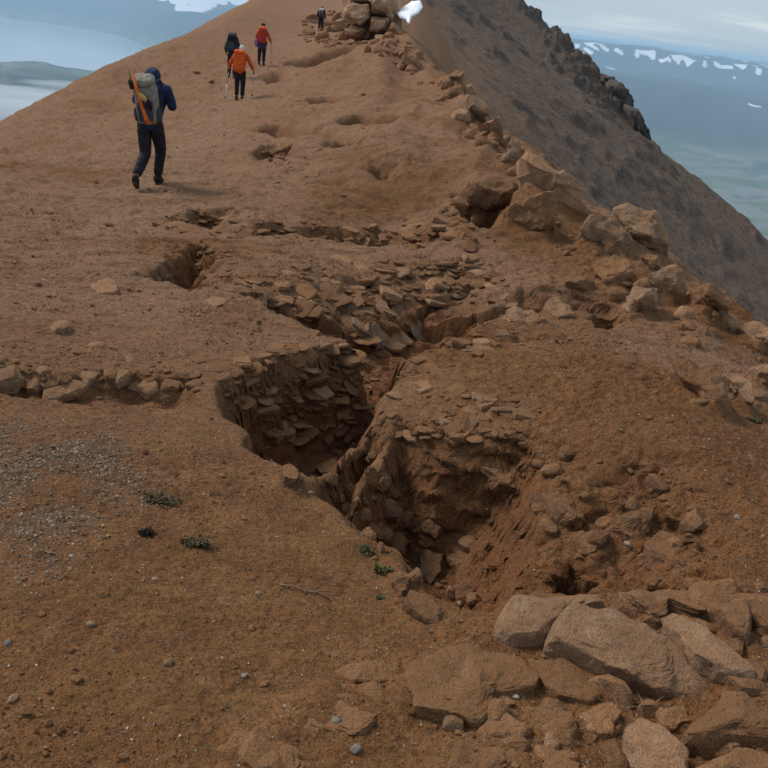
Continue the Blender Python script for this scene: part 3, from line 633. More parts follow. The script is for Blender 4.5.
# rubble in the pit
for i, (lab, px, th_, lf) in enumerate([
    ('tall rounded chunk in the middle of the pit rubble', [(415, 548), (428, 543), (445, 552), (447, 580), (432, 588), (418, 575)], 0.05, 0.04),
    ('upright chunk leaning against the dark slot of the pit', [(447, 552), (460, 547), (472, 556), (472, 574), (458, 583), (449, 572)], 0.045, 0.05),
    ('lowest chunk wedged at the bottom of the pit', [(444, 584), (462, 578), (477, 586), (474, 600), (456, 602)], 0.04, 0.02),
    ('rounded chunk lying on the pit slope beside the green sprig', [(396, 575), (410, 567), (425, 576), (423, 592), (405, 594)], 0.04, 0.02),
    ('long chunk at the top of the pit rubble', [(328, 496), (345, 490), (372, 502), (376, 514), (350, 516), (334, 508)], 0.04, 0.03),
    ('knobbly bar of rock lying across the upper pit slope', [(373, 498), (388, 498), (404, 510), (402, 522), (385, 516)], 0.03, 0.03),
    ('stone on the lip between the fissure and the pit', [(278, 466), (290, 464), (302, 476), (298, 486), (283, 480)], 0.04, 0.03),
    ('chunk half sunk below the long chunk of the pit rubble', [(352, 520), (368, 516), (384, 528), (380, 544), (362, 540)], 0.045, 0.02),
    ('squarish chunk on the pit slope left of the tall rounded chunk', [(386, 530), (404, 526), (412, 542), (404, 560), (388, 552)], 0.045, 0.02),
    ('small chunk in the shade at the foot of the red pit wall', [(420, 520), (436, 516), (444, 530), (434, 542), (420, 536)], 0.04, 0.02),
    ('chunk between the fissure mouth and the mound', [(312, 462), (332, 452), (346, 466), (338, 482), (318, 480)], 0.05, 0.02)]):
    RK('rock', lab, px, th_, lf, mat=M_RED, level=4, facets=12, seed=30+i, rough=0.06, box=0.55, top=0.9, bank=0.25)
# blocks in the scar on the right
for i, (lab, px, th_, lf) in enumerate([
    ('angular block jutting from the scar above the right end of the pit', [(608, 522), (630, 510), (655, 512), (648, 532), (640, 548), (604, 540)], 0.06, 0.05),
    ('tilted wedge beneath the angular block in the scar', [(640, 545), (660, 530), (690, 545), (694, 575), (668, 590), (645, 568)], 0.07, 0.03),
    ('ragged lump on the crest of the scar', [(480, 470), (500, 462), (522, 470), (518, 492), (494, 494)], 0.06, 0.03),
    ('bulging lump of red earth rock in the middle of the scar', [(525, 500), (560, 488), (592, 500), (585, 520), (545, 530)], 0.07, 0.02),
    ('low lump of earth rock under the bulging lump', [(560, 540), (590, 530), (612, 545), (600, 565), (570, 562)], 0.06, 0.0)]):
    RK('rock', lab, px, th_, lf, mat=M_RED, seed=50+i, rough=0.09)
# boulders and slabs along the brink
for i, (lab, px, th_, st, mt) in enumerate([
    ('largest boulder perched on the brink, two humped and dark under its left side', [(612, 210), (628, 206), (645, 212), (658, 211), (664, 226), (671, 252), (660, 257), (640, 250), (628, 240), (616, 222)], 0.36, 0.85, M_ROCK),
    ('smooth domed boulder just left of the largest brink boulder', [(578, 236), (590, 224), (612, 222), (630, 230), (636, 246), (630, 259), (606, 256), (582, 250)], 0.36, 0.7, M_ROCK),
    ('small round boulder under the largest brink boulder', [(637, 258), (648, 253), (660, 256), (661, 267), (650, 272), (638, 267)], 0.15, 0.8, M_ROCK),
    ('flat topped wedge shaped boulder on the slope above the right mound', [(615, 302), (630, 296), (658, 296), (656, 306), (640, 312), (632, 321), (618, 318)], 0.22, 0.6, M_ROCK),
    ('broad brown boulder with a shaded front right of the wedge boulder', [(640, 283), (652, 271), (672, 274), (688, 288), (684, 302), (664, 303), (645, 298)], 0.30, 0.6, M_ROCK),
    ('long boulder on the brink with an overhanging right end', [(686, 290), (702, 286), (722, 296), (731, 318), (726, 322), (704, 311), (690, 304)], 0.26, 0.7, M_ROCK),
    ('small boulder leaning below the long overhanging boulder', [(708, 318), (720, 311), (731, 322), (728, 330), (714, 328)], 0.14, 0.7, M_ROCK),
    ('grey brown boulder on the brink nearest the right margin', [(736, 330), (752, 322), (785, 338), (790, 356), (752, 348)], 0.24, 0.6, M_ROCK),
    ('tall smooth slab face at the right of the mound', [(668, 362), (694, 374), (716, 374), (736, 408), (734, 416), (705, 416), (690, 398)], 0.16, 0.55, M_ROCK),
    ('leaning slab beside the tall smooth slab face', [(720, 376), (738, 374), (752, 392), (755, 412), (742, 408)], 0.13, 0.6, M_ROCK),
    ('big rounded boulder cut off by the right margin', [(750, 368), (762, 360), (790, 368), (792, 392), (766, 391), (752, 382)], 0.20, 0.7, M_ROCK),
    ('earthy dome of rock right of the dark hole', [(497, 222), (510, 206), (532, 200), (557, 204), (552, 222), (545, 240), (515, 236)], 0.45, 0.6, M_RED),
    ('flat pale stone on the far lip of the mound', [(503, 318), (515, 310), (540, 311), (548, 322), (530, 329), (508, 328)], 0.10, 0.2, M_FLAKE),
    ('second flat pale stone on the far lip, right of the first', [(538, 310), (555, 303), (578, 310), (574, 320), (552, 321)], 0.10, 0.2, M_FLAKE),
    ('half buried boulder on the brown slope above the flat lip stones', [(588, 272), (610, 262), (634, 272), (630, 288), (602, 290)], 0.25, 0.4, M_RED),
    ('buried slab in the saddle behind the wedge boulder', [(560, 286), (580, 280), (596, 288), (588, 298), (566, 298)], 0.2, 0.4, M_RED),
    ('long pale slab slanting down the brink', [(520, 146), (532, 156), (548, 172), (568, 190), (588, 208), (597, 216), (584, 214), (560, 198), (538, 180), (522, 168)], 0.35, 0.5, M_FLAKE),
    ('pointed upright slab on the brink beside the long pale slab', [(505, 150), (512, 138), (521, 136), (522, 150), (516, 162), (506, 160)], 0.3, 0.85, M_FLAKE),
    ('rounded boulder below the pointed upright slab', [(492, 160), (504, 153), (524, 158), (528, 172), (512, 172), (496, 168)], 0.4, 0.7, M_ROCK),
    ('large block on the brink halfway up the ridge', [(455, 106), (462, 96), (474, 96), (486, 112), (488, 126), (474, 122), (458, 116)], 0.8, 0.85, M_ROCK),
    ('split boulder above the large block on the brink', [(436, 84), (444, 76), (452, 78), (450, 90), (442, 92)], 0.6, 0.85, M_ROCK),
    ('reddish cap stone beside the split boulder', [(448, 76), (456, 71), (464, 76), (460, 84), (450, 84)], 0.6, 0.85, M_RED),
    ('low boulder trailing under the large block', [(478, 128), (490, 122), (500, 130), (504, 140), (490, 138)], 0.5, 0.7, M_ROCK),
    ('boulder at the top of the brink row under the snow patch', [(400, 62), (414, 56), (426, 66), (424, 74), (408, 72)], 0.8, 0.7, M_ROCK)]):
    RK('boulder', lab, px, th_, 0.0, st, M_DUSTY if (mt is M_RED or i % 3 == 2) and 'pale' not in lab else mt, level=4 if i < 15 else 3, facets=6, rough=0.085, seed=70+i, cat='boulder', box=0.55, top=0.9, bank=0.30)
RK('boulder', 'overhanging soil capped ledge above the dark hollow under the brink', [(462, 184), (490, 177), (522, 181), (540, 192), (520, 201), (490, 203), (466, 196)], 0.22, 0.10, 0.0, M_DUSTY, level=4, facets=6, rough=0.08, seed=99, cat='boulder', box=0.6, bank=0.0)
# the outcrop high on the ridge
def block(label, px, y, thick, seed):
    """a jointed block standing at distance y: outline in its upright joint face, real depth behind it"""
    px = np.array(px, float); ctr = at_y(*px.mean(0), y); W_ = np.array([at_y(u, v, y) for u, v in px]); r = np.random.default_rng(seed+400)
    L = np.c_[W_[:, 0]-ctr[0], W_[:, 2]-ctr[2]]*1.06
    D = np.concatenate([L+(np.roll(L, -1, 0)-L)*f for f in np.linspace(0, 1, 10, endpoint=False)]); ang = np.arctan2(D[:, 1], D[:, 0]); rad = np.hypot(D[:, 0], D[:, 1]); o = np.argsort(ang)
    V, Fc = ico(4); th_ = np.arctan2(V[:, 2], V[:, 0]); R = np.interp(th_, np.r_[ang[o]-2*np.pi, ang[o], ang[o]+2*np.pi], np.tile(rad[o], 3))
    ch = np.hypot(V[:, 0], V[:, 2])**0.5; nq = np.c_[ch*np.cos(th_), np.sign(V[:, 1])*np.abs(V[:, 1])**0.55, ch*np.sin(th_)]
    for _ in range(5):
        k = r.normal(size=3)*(0.6, 1.0, 0.8); k[1] = -abs(k[1]); k /= np.linalg.norm(k); e_ = nq@k-(nq@k).max()*r.uniform(0.68, 0.9); m_ = e_ > 0; nq[m_] -= e_[m_, None]*k
    P = np.c_[nq[:, 0]*R, nq[:, 1]*thick, nq[:, 2]*R]; sz = float(np.median(rad)); f = 1.5/sz
    P *= (1+0.10*fbm(P[:, 0]*f+seed*3, P[:, 1]*f, P[:, 2]*f, 4, 0.6))[:, None]
    o_ = link('boulder', np_mesh('boulder', P, Fc, False), M_ROCK if seed % 2 else M_FLAKE); o_.location = ctr; return tag(o_, label, 'boulder')
for i, (lab, px, th_) in enumerate([
    ('buried back wall of the high outcrop behind its blocks', [(344, -6), (392, -10), (399, 14), (402, 40), (372, 44), (342, 34)], 1.4),
    ('upper left block of the high outcrop', [(345, 10), (352, 3), (369, 5), (370, 18), (362, 26), (348, 18)], 1.6),
    ('upper right block of the high outcrop, rounded on top', [(371, 0), (380, -5), (390, 0), (391, 12), (384, 16), (372, 14)], 1.6),
    ('middle block of the high outcrop below the rounded one', [(372, 17), (384, 16), (392, 20), (391, 31), (378, 33), (371, 30)], 1.6),
    ('right hand block of the high outcrop leaning toward the snow', [(392, 22), (400, 26), (406, 38), (400, 42), (392, 38), (390, 30)], 1.5),
    ('small stone on the right shoulder of the high outcrop nearest the snow', [(386, 14), (390, 11), (394, 16), (392, 21), (387, 20)], 0.9),
    ('low block at the left foot of the high outcrop', [(344, 28), (356, 24), (366, 30), (362, 38), (348, 36)], 1.2),
    ('top block of the high outcrop at the picture edge', [(348, -8), (360, -14), (370, -6), (370, 3), (352, 2)], 1.6),
    ('lower block of the high outcrop above the brown hollow', [(376, 35), (390, 34), (397, 44), (388, 50), (376, 46)], 1.2),
    ('flat block left of the high outcrop beside the far hiker', [(334, 22), (343, 18), (350, 24), (346, 31), (336, 30)], 1.0)]):
    block(lab, px, 50.0 if i == 0 else 49.0-0.05*(max(p[1] for p in px)-15)-0.25*(i % 3), th_*0.8, i)
# bigger loose stones along the crack on the left
for i, (lab, px, th_) in enumerate([
    ('pale flat stone at the left margin on the crack', [(-14, 374), (2, 366), (22, 367), (25, 377), (20, 387), (-10, 389)], 0.045),
    ('largest pale slab lying tilted over the left crack', [(42, 391), (55, 382), (74, 378), (91, 379), (93, 385), (76, 395), (52, 400), (44, 398)], 0.04),
    ('angular stone resting above the largest crack slab', [(49, 327), (56, 320), (68, 321), (72, 328), (62, 334), (52, 333)], 0.05),
    ('stone right of the largest crack slab', [(78, 376), (88, 370), (102, 373), (101, 383), (88, 386)], 0.04),
    ('long stone bridging the middle of the left crack', [(107, 380), (120, 370), (134, 368), (130, 378), (118, 385)], 0.04),
    ('rounded stone with a dark hollow under it on the left crack', [(137, 388), (146, 379), (157, 380), (160, 390), (148, 396)], 0.045),
    ('flat stone above the rounded crack stone', [(156, 384), (168, 378), (182, 382), (178, 390), (162, 391)], 0.03),
    ('small stone standing in the crack left of the largest slab', [(26, 384), (36, 378), (42, 388), (36, 396), (27, 394)], 0.04),
    ('lone flat stone on the bare slope above the fissure', [(203, 303), (212, 296), (226, 298), (230, 305), (218, 309)], 0.035),
    ('low stone half sunk on the left slope beyond the crack', [(90, 286), (108, 277), (122, 282), (118, 292), (98, 293)], 0.04)]):
    RK('stone', lab, px, th_, 0.02, 0.0, M_FLAKE, level=3, facets=9, rough=0.05, seed=140+i, cat='stone')
# crags on the skyline of the far face
def far_rock(label, px, y, thick, seed):
    px = np.array(px, float); ctr = at_y(*px.mean(0), y); W_ = np.array([at_y(u, v, y) for u, v in px])
    r = np.random.default_rng(seed); L = np.c_[W_[:, 0]-ctr[0], W_[:, 2]-ctr[2]]
    D = np.concatenate([L+(np.roll(L, -1, 0)-L)*f for f in np.linspace(0, 1, 10, endpoint=False)]); ang = np.arctan2(D[:, 1], D[:, 0]); rad = np.hypot(D[:, 0], D[:, 1]); o = np.argsort(ang)
    V, Fc = ico(4); th_ = np.arctan2(V[:, 2], V[:, 0]); R = np.interp(th_, np.r_[ang[o]-2*np.pi, ang[o], ang[o]+2*np.pi], np.tile(rad[o], 3))
    ch = np.hypot(V[:, 0], V[:, 2])**0.6; P = np.c_[ch*np.cos(th_)*R, np.sign(V[:, 1])*np.abs(V[:, 1])**0.6*thick, ch*np.sin(th_)*R]; sz = np.median(rad)
    P *= (1+0.22*fbm(P[:, 0]*1.1/sz*2+seed, P[:, 1]*2/sz, P[:, 2]*2/sz, 5, 0.6))[:, None]
    o_ = link('crag', np_mesh('crag', P, Fc), M_CRAG); o_.location = ctr; return tag(o_, label, 'crag')
far_rock('upper dark crag on the skyline of the peak', [(586, 78), (600, 74), (612, 78), (616, 90), (604, 98), (590, 96)], 171, 6, 1)
far_rock('middle dark crag with a notched top on the peak skyline', [(604, 84), (616, 80), (627, 92), (630, 106), (618, 110), (606, 100)], 164, 6, 2)
far_rock('lowest dark crag on the peak skyline', [(626, 108), (636, 108), (642, 124), (648, 140), (640, 144), (630, 128)], 152, 5, 3)
# the snow patch
px = [(396, 14), (402, 8), (412, 1), (420, 0), (423, 7), (418, 14), (412, 17), (409, 25), (405, 20), (400, 19)]
sb = [at_y(u, v, 50-0.2*(v-10)) for u, v in px]; ctr = np.mean(sb, 0); sb = np.array(sb)-ctr
V = [ctr*0]; ring = [[0]]
mS, t, b = new_mat('old_snow'); P_ = coords(t); t.links.new(mixc(t, noise(t, P_, 1.4, 4), (0.78, 0.80, 0.82), (0.90, 0.91, 0.92)), b.inputs['Base Color']); bump(t, b, noise(t, P_, 2.5, 3), 0.4, 0.3)
den = np.concatenate([sb+(np.roll(sb, -1, 0)-sb)*f for f in (0, .25, .5, .75)]).reshape(4, -1, 3).transpose(1, 0, 2).reshape(-1, 3); k = len(den)
den = den*(1+0.05*np.array([fbm(i*1.7, 0.3, 0.1, 2) for i in range(k)])[:, None])
tcam = -ctr/np.linalg.norm(ctr); vs = []
for fr, hh in ((1.0, -0.7), (1.0, 0.1), (0.93, 0.35), (0.75, 0.5), (0.45, 0.58), (0.15, 0.6), (0.0, 0.62)):
    vs.append(den*fr + tcam*hh*1.7)
Fs = [(r_*k+i, r_*k+(i+1) % k, (r_+1)*k+(i+1) % k, (r_+1)*k+i) for r_ in range(6) for i in range(k)]
so_ = link('snow_patch', np_mesh('snow_patch', np.concatenate(vs), Fs), mS); so_.location = ctr
tag(so_, 'white tongue of old snow behind the high outcrop', 'snow patch')

Z += BANK; fresh = fresh*(1-0.5*np.clip(BANK/0.05, 0, 1))
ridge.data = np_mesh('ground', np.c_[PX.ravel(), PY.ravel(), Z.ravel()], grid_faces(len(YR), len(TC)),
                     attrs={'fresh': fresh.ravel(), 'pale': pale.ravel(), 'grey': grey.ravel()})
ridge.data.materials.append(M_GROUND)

# ------------------------------------------------------------------ flaky stones of the broken beds: parts of the ground
def flake_mesh(seed):
    """a thin broken plate with a ragged outline, worn rims and a dished top"""
    r = np.random.default_rng(seed); n = r.integers(5, 8); a = (np.arange(n)+r.uniform(-0.42, 0.42, n))/n*2*np.pi; R = 0.5*r.uniform(0.66, 1.2, n)
    ring = lambda f, z, j: [(math.cos(x)*q*f, math.sin(x)*q*f, z+r.normal()*j) for x, q in zip(a, R)]
    V = ring(0.84, -0.5, 0.08)+ring(1.0, 0.10, 0.12)+ring(0.93, 0.40, 0.12)+[(0, 0, -0.5), (r.normal()*0.1, r.normal()*0.1, 0.44)]
    bm = bmesh.new(); vs = [bm.verts.new(v) for v in V]
    for k in range(2):
        for i in range(n):
            j = (i+1) % n; bm.faces.new((vs[k*n+i], vs[k*n+j], vs[(k+1)*n+j], vs[(k+1)*n+i]))
    for i in range(n):
        j = (i+1) % n; bm.faces.new((vs[2*n+i], vs[2*n+j], vs[3*n+1])); bm.faces.new((vs[j], vs[i], vs[3*n]))
    me = bpy.data.meshes.new('flake'); bm.to_mesh(me); bm.free()
    return me
FLK = {k: [flake_mesh(200+i) for i in range(14)] for k in ('a',)}['a']
FM = {}
for mt in (M_FLAKE, M_RED, M_PALE, M_DUSTY):
    FM[mt.name] = []
    for f in FLK:
        g = f.copy(); g.materials.append(mt); FM[mt.name].append(g)
def chunk_mesh(seed):
    r = np.random.default_rng(seed); V, Fc = ico(2); P = np.sign(V)*np.abs(V)**0.75
    for _ in range(7):
        k = r.normal(size=3); k /= np.linalg.norm(k); e = P@k-(P@k).max()*r.uniform(0.66, 0.92); m_ = e > 0; P[m_] -= e[m_, None]*k
    P *= (1+0.10*fbm(P[:, 0]*1.5+seed, P[:, 1]*1.5, P[:, 2]*1.5, 3))[:, None]
    return np_mesh('chunk', P*0.5, Fc, False)
CHK = [chunk_mesh(300+i) for i in range(12)]
for mt in (M_FLAKE, M_RED, M_PALE, M_DUSTY):
    FM.setdefault(mt.name, [f.copy() for f in FLK])
    for f in CHK: FM[mt.name].append(f.copy())
    for g in FM[mt.name]:
        if not g.materials: g.materials.append(mt)
def in_poly(u, v, poly):
    c = False
    for (x0, y0), (x1, y1) in zip(poly, poly[1:]+poly[:1]):
        if (y0 > v) != (y1 > v) and u < (x1-x0)*(v-y0)/(y1-y0)+x0: c = not c
    return c
ZONES = [  # outline, count, apparent size range, thickness ratio (over 0.5: chunks), weights flake / red / pale / dusty, lie (0 on the slope, 1 level)
    ([(228, 272), (285, 264), (350, 260), (420, 260), (478, 264), (507, 283), (514, 306), (470, 302), (400, 302), (330, 314), (300, 318), (255, 300)], 230, (8, 31), 0.14, (0.45, 0.1, 0.05, 0.4), 0.75),
    ([(318, 292), (400, 290), (420, 330), (400, 350), (375, 345), (345, 320), (322, 312)], 46, (14, 36), 0.14, (0.35, 0.0, 0.55, 0.1), 0.15),
    ([(208, 372), (260, 352), (320, 330), (365, 330), (378, 350), (376, 395), (335, 440), (268, 436), (232, 405)], 210, (8, 32), 0.15, (0.3, 0.25, 0, 0.45), 0.85),
    ([(383, 398), (410, 386), (460, 390), (530, 400), (545, 415), (520, 434), (440, 438), (395, 436)], 90, (8, 28), 0.2, (0.4, 0.2, 0, 0.4), 0.75),
    ([(385, 394), (400, 367), (440, 347), (500, 327), (520, 335), (460, 365), (420, 395)], 34, (9, 28), 0.2, (0.5, 0.1, 0, 0.4), 0.6),
    ([(150, 222), (200, 208), (240, 210), (330, 220), (440, 220), (472, 232), (430, 248), (330, 242), (230, 238), (200, 234)], 120, (8, 28), 0.14, (0.4, 0.2, 0, 0.4), 0.8),
    ([(0, 345), (60, 340), (130, 345), (200, 355), (215, 400), (150, 402), (60, 402), (0, 398)], 60, (6, 24), 0.35, (0.5, 0.2, 0, 0.3), 0.5),
    ([(450, 190), (475, 188), (480, 225), (468, 250), (502, 275), (470, 262), (440, 215)], 30, (9, 26), 0.25, (0.3, 0.3, 0, 0.4), 0.6),
    ([(195, 240), (225, 245), (240, 275), (228, 290), (200, 288)], 26, (7, 20), 0.25, (0.3, 0.3, 0, 0.4), 0.7),
    ([(256, 148), (292, 142), (290, 160), (262, 160)], 14, (6, 14), 0.3, (0.3, 0.3, 0, 0.4), 0.5),
    ([(300, 25), (345, 25), (372, 36), (372, 50), (330, 48), (300, 40)], 40, (5, 15), 0.35, (0.5, 0.2, 0, 0.3), 0.5),
    ([(300, 14), (340, 10), (372, 40), (372, 54), (330, 50), (305, 36)], 34, (6, 20), 0.6, (0.5, 0.2, 0, 0.3), 0.3),
    ([(338, 24), (405, 34), (428, 72), (400, 72), (372, 54), (340, 48)], 30, (7, 17), 0.7, (0.4, 0.2, 0, 0.4), 0.2),
    ([(415, 52), (460, 80), (510, 132), (545, 166), (520, 186), (450, 124), (405, 66)], 56, (7, 22), 0.65, (0.2, 0.2, 0, 0.6), 0.2),
    ([(560, 196), (610, 228), (680, 272), (768, 330), (768, 420), (690, 345), (600, 285), (530, 225)], 44, (7, 28), 0.6, (0.25, 0.1, 0, 0.65), 0.2),
    ([(318, 440), (366, 402), (390, 402), (400, 430), (385, 500), (340, 500), (312, 480)], 18, (8, 24), 0.6, (0.1, 0.4, 0, 0.5), 0.3),
    ([(390, 470), (420, 540), (470, 545), (480, 600), (440, 600), (400, 580), (350, 520), (310, 485)], 34, (7, 26), 0.7, (0.1, 0.5, 0, 0.4), 0.3),
    ([(500, 440), (640, 450), (700, 490), (690, 570), (620, 590), (560, 560), (510, 500)], 44, (6, 30), 0.6, (0.0, 0.5, 0, 0.5), 0.3),
    ([(600, 335), (700, 360), (768, 420), (768, 460), (650, 420)], 14, (6, 22), 0.3, (0.3, 0, 0, 0.7), 0.5),
    ([(640, 585), (768, 585), (768, 720), (715, 660)], 34, (14, 56), 0.65, (0.15, 0.25, 0, 0.6), 0.2),
    ([(490, 640), (620, 690), (768, 740), (768, 768), (500, 768), (400, 735)], 34, (8, 44), 0.65, (0.1, 0.3, 0, 0.6), 0.2),
    ([(0, 160), (180, 70), (350, 60), (430, 130), (480, 180), (440, 215), (300, 210), (100, 300), (0, 330)], 40, (4, 12), 0.25, (0.4, 0.1, 0, 0.5), 0.5)]
rr2 = np.random.default_rng(21); cand = []
for poly, cnt, (s0, s1), tk, wts, lie in ZONES:
    us = [p[0] for p in poly]; vs_ = [p[1] for p in poly]; got = 0
    while got < cnt:
        u, v = rr2.uniform(min(us), max(us)), rr2.uniform(min(vs_), max(vs_))
        if not in_poly(u, v, poly): continue
        got += 1; p = on_ground(u, v); s = s0*(s1/s0)**(rr2.random()**1.7)*np.linalg.norm(p)/FPX; cand.append((s/np.linalg.norm(p), p, s, tk*rr2.uniform(0.7, 1.9), wts, lie))
cand.sort(key=lambda c: -c[0])
def flake_matrix(p, s, tk, lie):
    n = normal_at(p[0], p[1], 0.05); n = n*(1-lie)+np.array([0, 0, 1.0])*lie + rr2.normal(size=3)*0.17; n /= np.linalg.norm(n)
    q = Vector(n).to_track_quat('Z', 'Y').to_matrix().to_4x4()
    return Matrix.Translation(Vector(p-n*s*tk*0.06)) @ q @ Matrix.Rotation(rr2.uniform(0, 6.28), 4, 'Z') @ Matrix.Diagonal((s*rr2.uniform(0.85, 1.25), s*rr2.uniform(0.6, 1.0), s*tk, 1))
rest_v, rest_f, nv = [], [], 0
for i, (_, p, s, tk, wts, lie) in enumerate(cand):
    mt = (M_FLAKE, M_RED, M_PALE, M_DUSTY)[rr2.choice(4, p=wts)]; M = flake_matrix(p, s, tk, lie); k = rr2.integers(14) if tk < 0.42 and rr2.random() < 0.66 else 14+rr2.integers(12)
    if i < 296:
        o = link('stone', FM[mt.name][k], None, ridge); o.matrix_world = M
    else:
        me = FM[mt.name][k]; rest_v += [M @ v.co for v in me.vertices]; rest_f += [[x+nv for x in pl.vertices] for pl in me.polygons]; nv += len(me.vertices)
if rest_v:
    me = bpy.data.meshes.new('small_stones'); me.from_pydata([v[:] for v in rest_v], [], rest_f); me.update()
    tag(link('small_stones', me, M_DUSTY, ridge), kind='stuff')

# ------------------------------------------------------------------ grit, pebbles and clods
_o = np.array([(1, 0, 0), (-0.5, 0.87, 0.1), (-0.5, -0.87, -0.1), (0.4, 0.2, 0.8), (-0.4, -0.3, 0.75), (0.1, 0.1, -0.8)])
OCT = (_o, np.array([(0, 1, 3), (1, 4, 3), (1, 2, 4), (2, 0, 4), (0, 3, 4), (1, 0, 5), (2, 1, 5), (0, 2, 5)]))
def pebbles(name, n, sampler, smin, smax, palette, weights, flat=0.65, label=None, seed=1, power=2.2, fine=False):
    r = np.random.default_rng(seed); V0, F0 = ico(1) if fine else OCT; nv0 = len(V0); var = [V0*(1+r.uniform(-0.28, 0.28, (nv0, 1))) for _ in range(10)]
    x, y = sampler(r, n); n = len(x); z = H(x, y); d = np.sqrt(x*x+y*y+z*z)
    lo = np.maximum(smin, 0.0016*d); s = lo*(np.maximum(smax/lo, 1.3))**(r.random(n)**power)
    a = r.uniform(0, 2*np.pi, n); ca, sa = np.cos(a), np.sin(a)
    P = np.array(var)[r.integers(10, size=n)]*np.stack([r.uniform(0.7, 1.2, n), r.uniform(0.6, 1.0, n), r.uniform(0.5, 1.0, n)*flat/0.65*0.8], -1)[:, None, :]*(s*0.5)[:, None, None]
    Q = np.stack([P[..., 0]*ca[:, None]-P[..., 1]*sa[:, None], P[..., 0]*sa[:, None]+P[..., 1]*ca[:, None], P[..., 2]], -1) + np.stack([x, y, z+s*0.10], -1)[:, None, :]
    col = np.array(palette)[r.choice(len(palette), n, p=weights)]*r.uniform(0.7, 1.25, (n, 1)); col = np.c_[np.clip(col, 0, 0.9), np.ones(n)]
    Fc = (F0[None]+nv0*np.arange(n)[:, None, None]).reshape(-1, 3)
    return tag(link(name, np_mesh(name, Q.reshape(-1, 3), Fc, False, colors=np.repeat(col, nv0, 0)), M_GRIT), kind='stuff', label=label)
BRN, TAN, GRY, WHT, RED_ = (0.175, 0.086, 0.037), (0.27, 0.165, 0.095), (0.23, 0.17, 0.125), (0.52, 0.45, 0.38), (0.15, 0.062, 0.027)
def fan_sampler(y0, y1, t0=-0.75, t1=0.72, keep=None):
    def f(r, n):
        y = np.exp(r.uniform(math.log(y0), math.log(y1), n)); x = r.uniform(t0, t1, n)*(y+1.5)
        xb = np.interp(y, BR[:, 1], BR[:, 0]); m = x < xb+0.4
        if keep is not None: m &= r.random(n) < keep(x, y)
        return x[m], y[m]
    return f
patchy = lambda x, y: np.clip(0.35+1.1*fbm(x*1.1, y*1.1, 3.0, 3), 0.08, 1)
pebbles('soil_clods', 56000, fan_sampler(1.0, 5.5, keep=patchy), 0.004, 0.014, [BRN, TAN, RED_], [0.62, 0.13, 0.25], 0.8, 'brown clods of loose soil', 1, 2.6)
pebbles('soil_lumps', 3600, fan_sampler(1.0, 6.0, keep=patchy), 0.012, 0.036, [BRN, TAN, RED_], [0.68, 0.12, 0.20], 0.75, 'larger crumbs of brown soil', 9, 2.8, True)
pebbles('pale_grit', 30000, fan_sampler(1.0, 11.0), 0.0035, 0.013, [TAN, GRY, WHT], [0.58, 0.25, 0.17], 0.6, 'pale grit scattered over the soil', 2, 3.0)
pebbles('loose_stones', 34000, fan_sampler(5.0, 60.0, keep=patchy), 0.01, 0.065, [BRN, TAN, RED_, GRY], [0.60, 0.22, 0.14, 0.04], 0.5, 'small loose stones on the far slope', 3, 4.5)
gp = np.array([at_z(u, v, -1.80)[:2] for u, v in [(-60, 430), (40, 412), (110, 425), (135, 470), (110, 540), (40, 580), (-60, 600)]])
def gravel_sampler(r, n):
    x = r.uniform(gp[:, 0].min()-0.3, gp[:, 0].max()+0.3, n); y = r.uniform(gp[:, 1].min()-0.3, gp[:, 1].max()+0.3, n); s, _ = sdf_poly(x, y, gp)
    m = r.random(n) < np.clip(0.5+s/0.35, 0, 1)*np.clip(0.55+0.9*fbm(x*3, y*3, 1.0, 3), 0.1, 1); return x[m], y[m]
pebbles('grey_gravel', 46000, gravel_sampler, 0.006, 0.021, [(0.25, 0.182, 0.135), (0.35, 0.275, 0.21), TAN, BRN], [0.42, 0.22, 0.20, 0.16], 0.6, 'patch of grey gravel on the left', 4, 2.4)
# a few pebbles big enough to pick out one by one
for i, (u, v, s, col, lab) in enumerate([
    (258, 594, 0.030, GRY, 'smooth grey pebble right of the two green tufts'), (244, 676, 0.026, (0.25, 0.21, 0.18), 'pale pebble on the bare soil left of the flat buried stone'), (336, 722, 0.040, (0.15, 0.15, 0.13), 'dull grey pebble on the half buried stone'),
    (356, 750, 0.040, (0.18, 0.155, 0.15), 'grey violet pebble near the bottom edge'), (8, 644, 0.030, (0.14, 0.13, 0.13), 'dark grey pebble by the left margin'), (155, 580, 0.032, GRY, 'grey pebble below the darkest green tuft'),
    (459, 662, 0.026, (0.17, 0.16, 0.16), 'grey pebble on the notched slab'), (515, 697, 0.030, (0.42, 0.38, 0.34), 'white pebble at the right foot of the notched slab'), (737, 518, 0.042, (0.22, 0.20, 0.185), 'grey pebble on the bare soil of the right slope'),
    (628, 545, 0.05, (0.24, 0.20, 0.16), 'light stone under the angular block in the scar'), (91, 625, 0.040, (0.20, 0.14, 0.09), 'tan stone on the soil below the gravel patch'), (168, 664, 0.048, (0.16, 0.10, 0.065), 'brown rounded stone low in the left foreground')]):
    s *= 0.72; col = tuple(np.array(col)*(1.0, 0.90, 0.78)); p = on_ground(u, v); V, Fc = ico(3); P = np.sign(V)*np.abs(V)**0.8*np.array([1.0, 0.8, 0.6])*(1+0.16*fbm(V[:, 0]*1.5+i*3, V[:, 1]*1.5, V[:, 2]*1.5, 3))[:, None]*s*0.5; P -= np.clip(P@np.array([0.6, 0.3, 0.74])-s*0.30, 0, 1)[:, None]*np.array([0.6, 0.3, 0.74])
    mm = mat_plain('pebble_stone', col, 0.8, 0.25, 60); o = link('pebble', np_mesh('pebble', P, Fc), mm); o.location = p+np.array([0, 0, s*0.12]); o.rotation_euler = (0, 0, i*1.3)
    tag(o, lab, 'pebble')

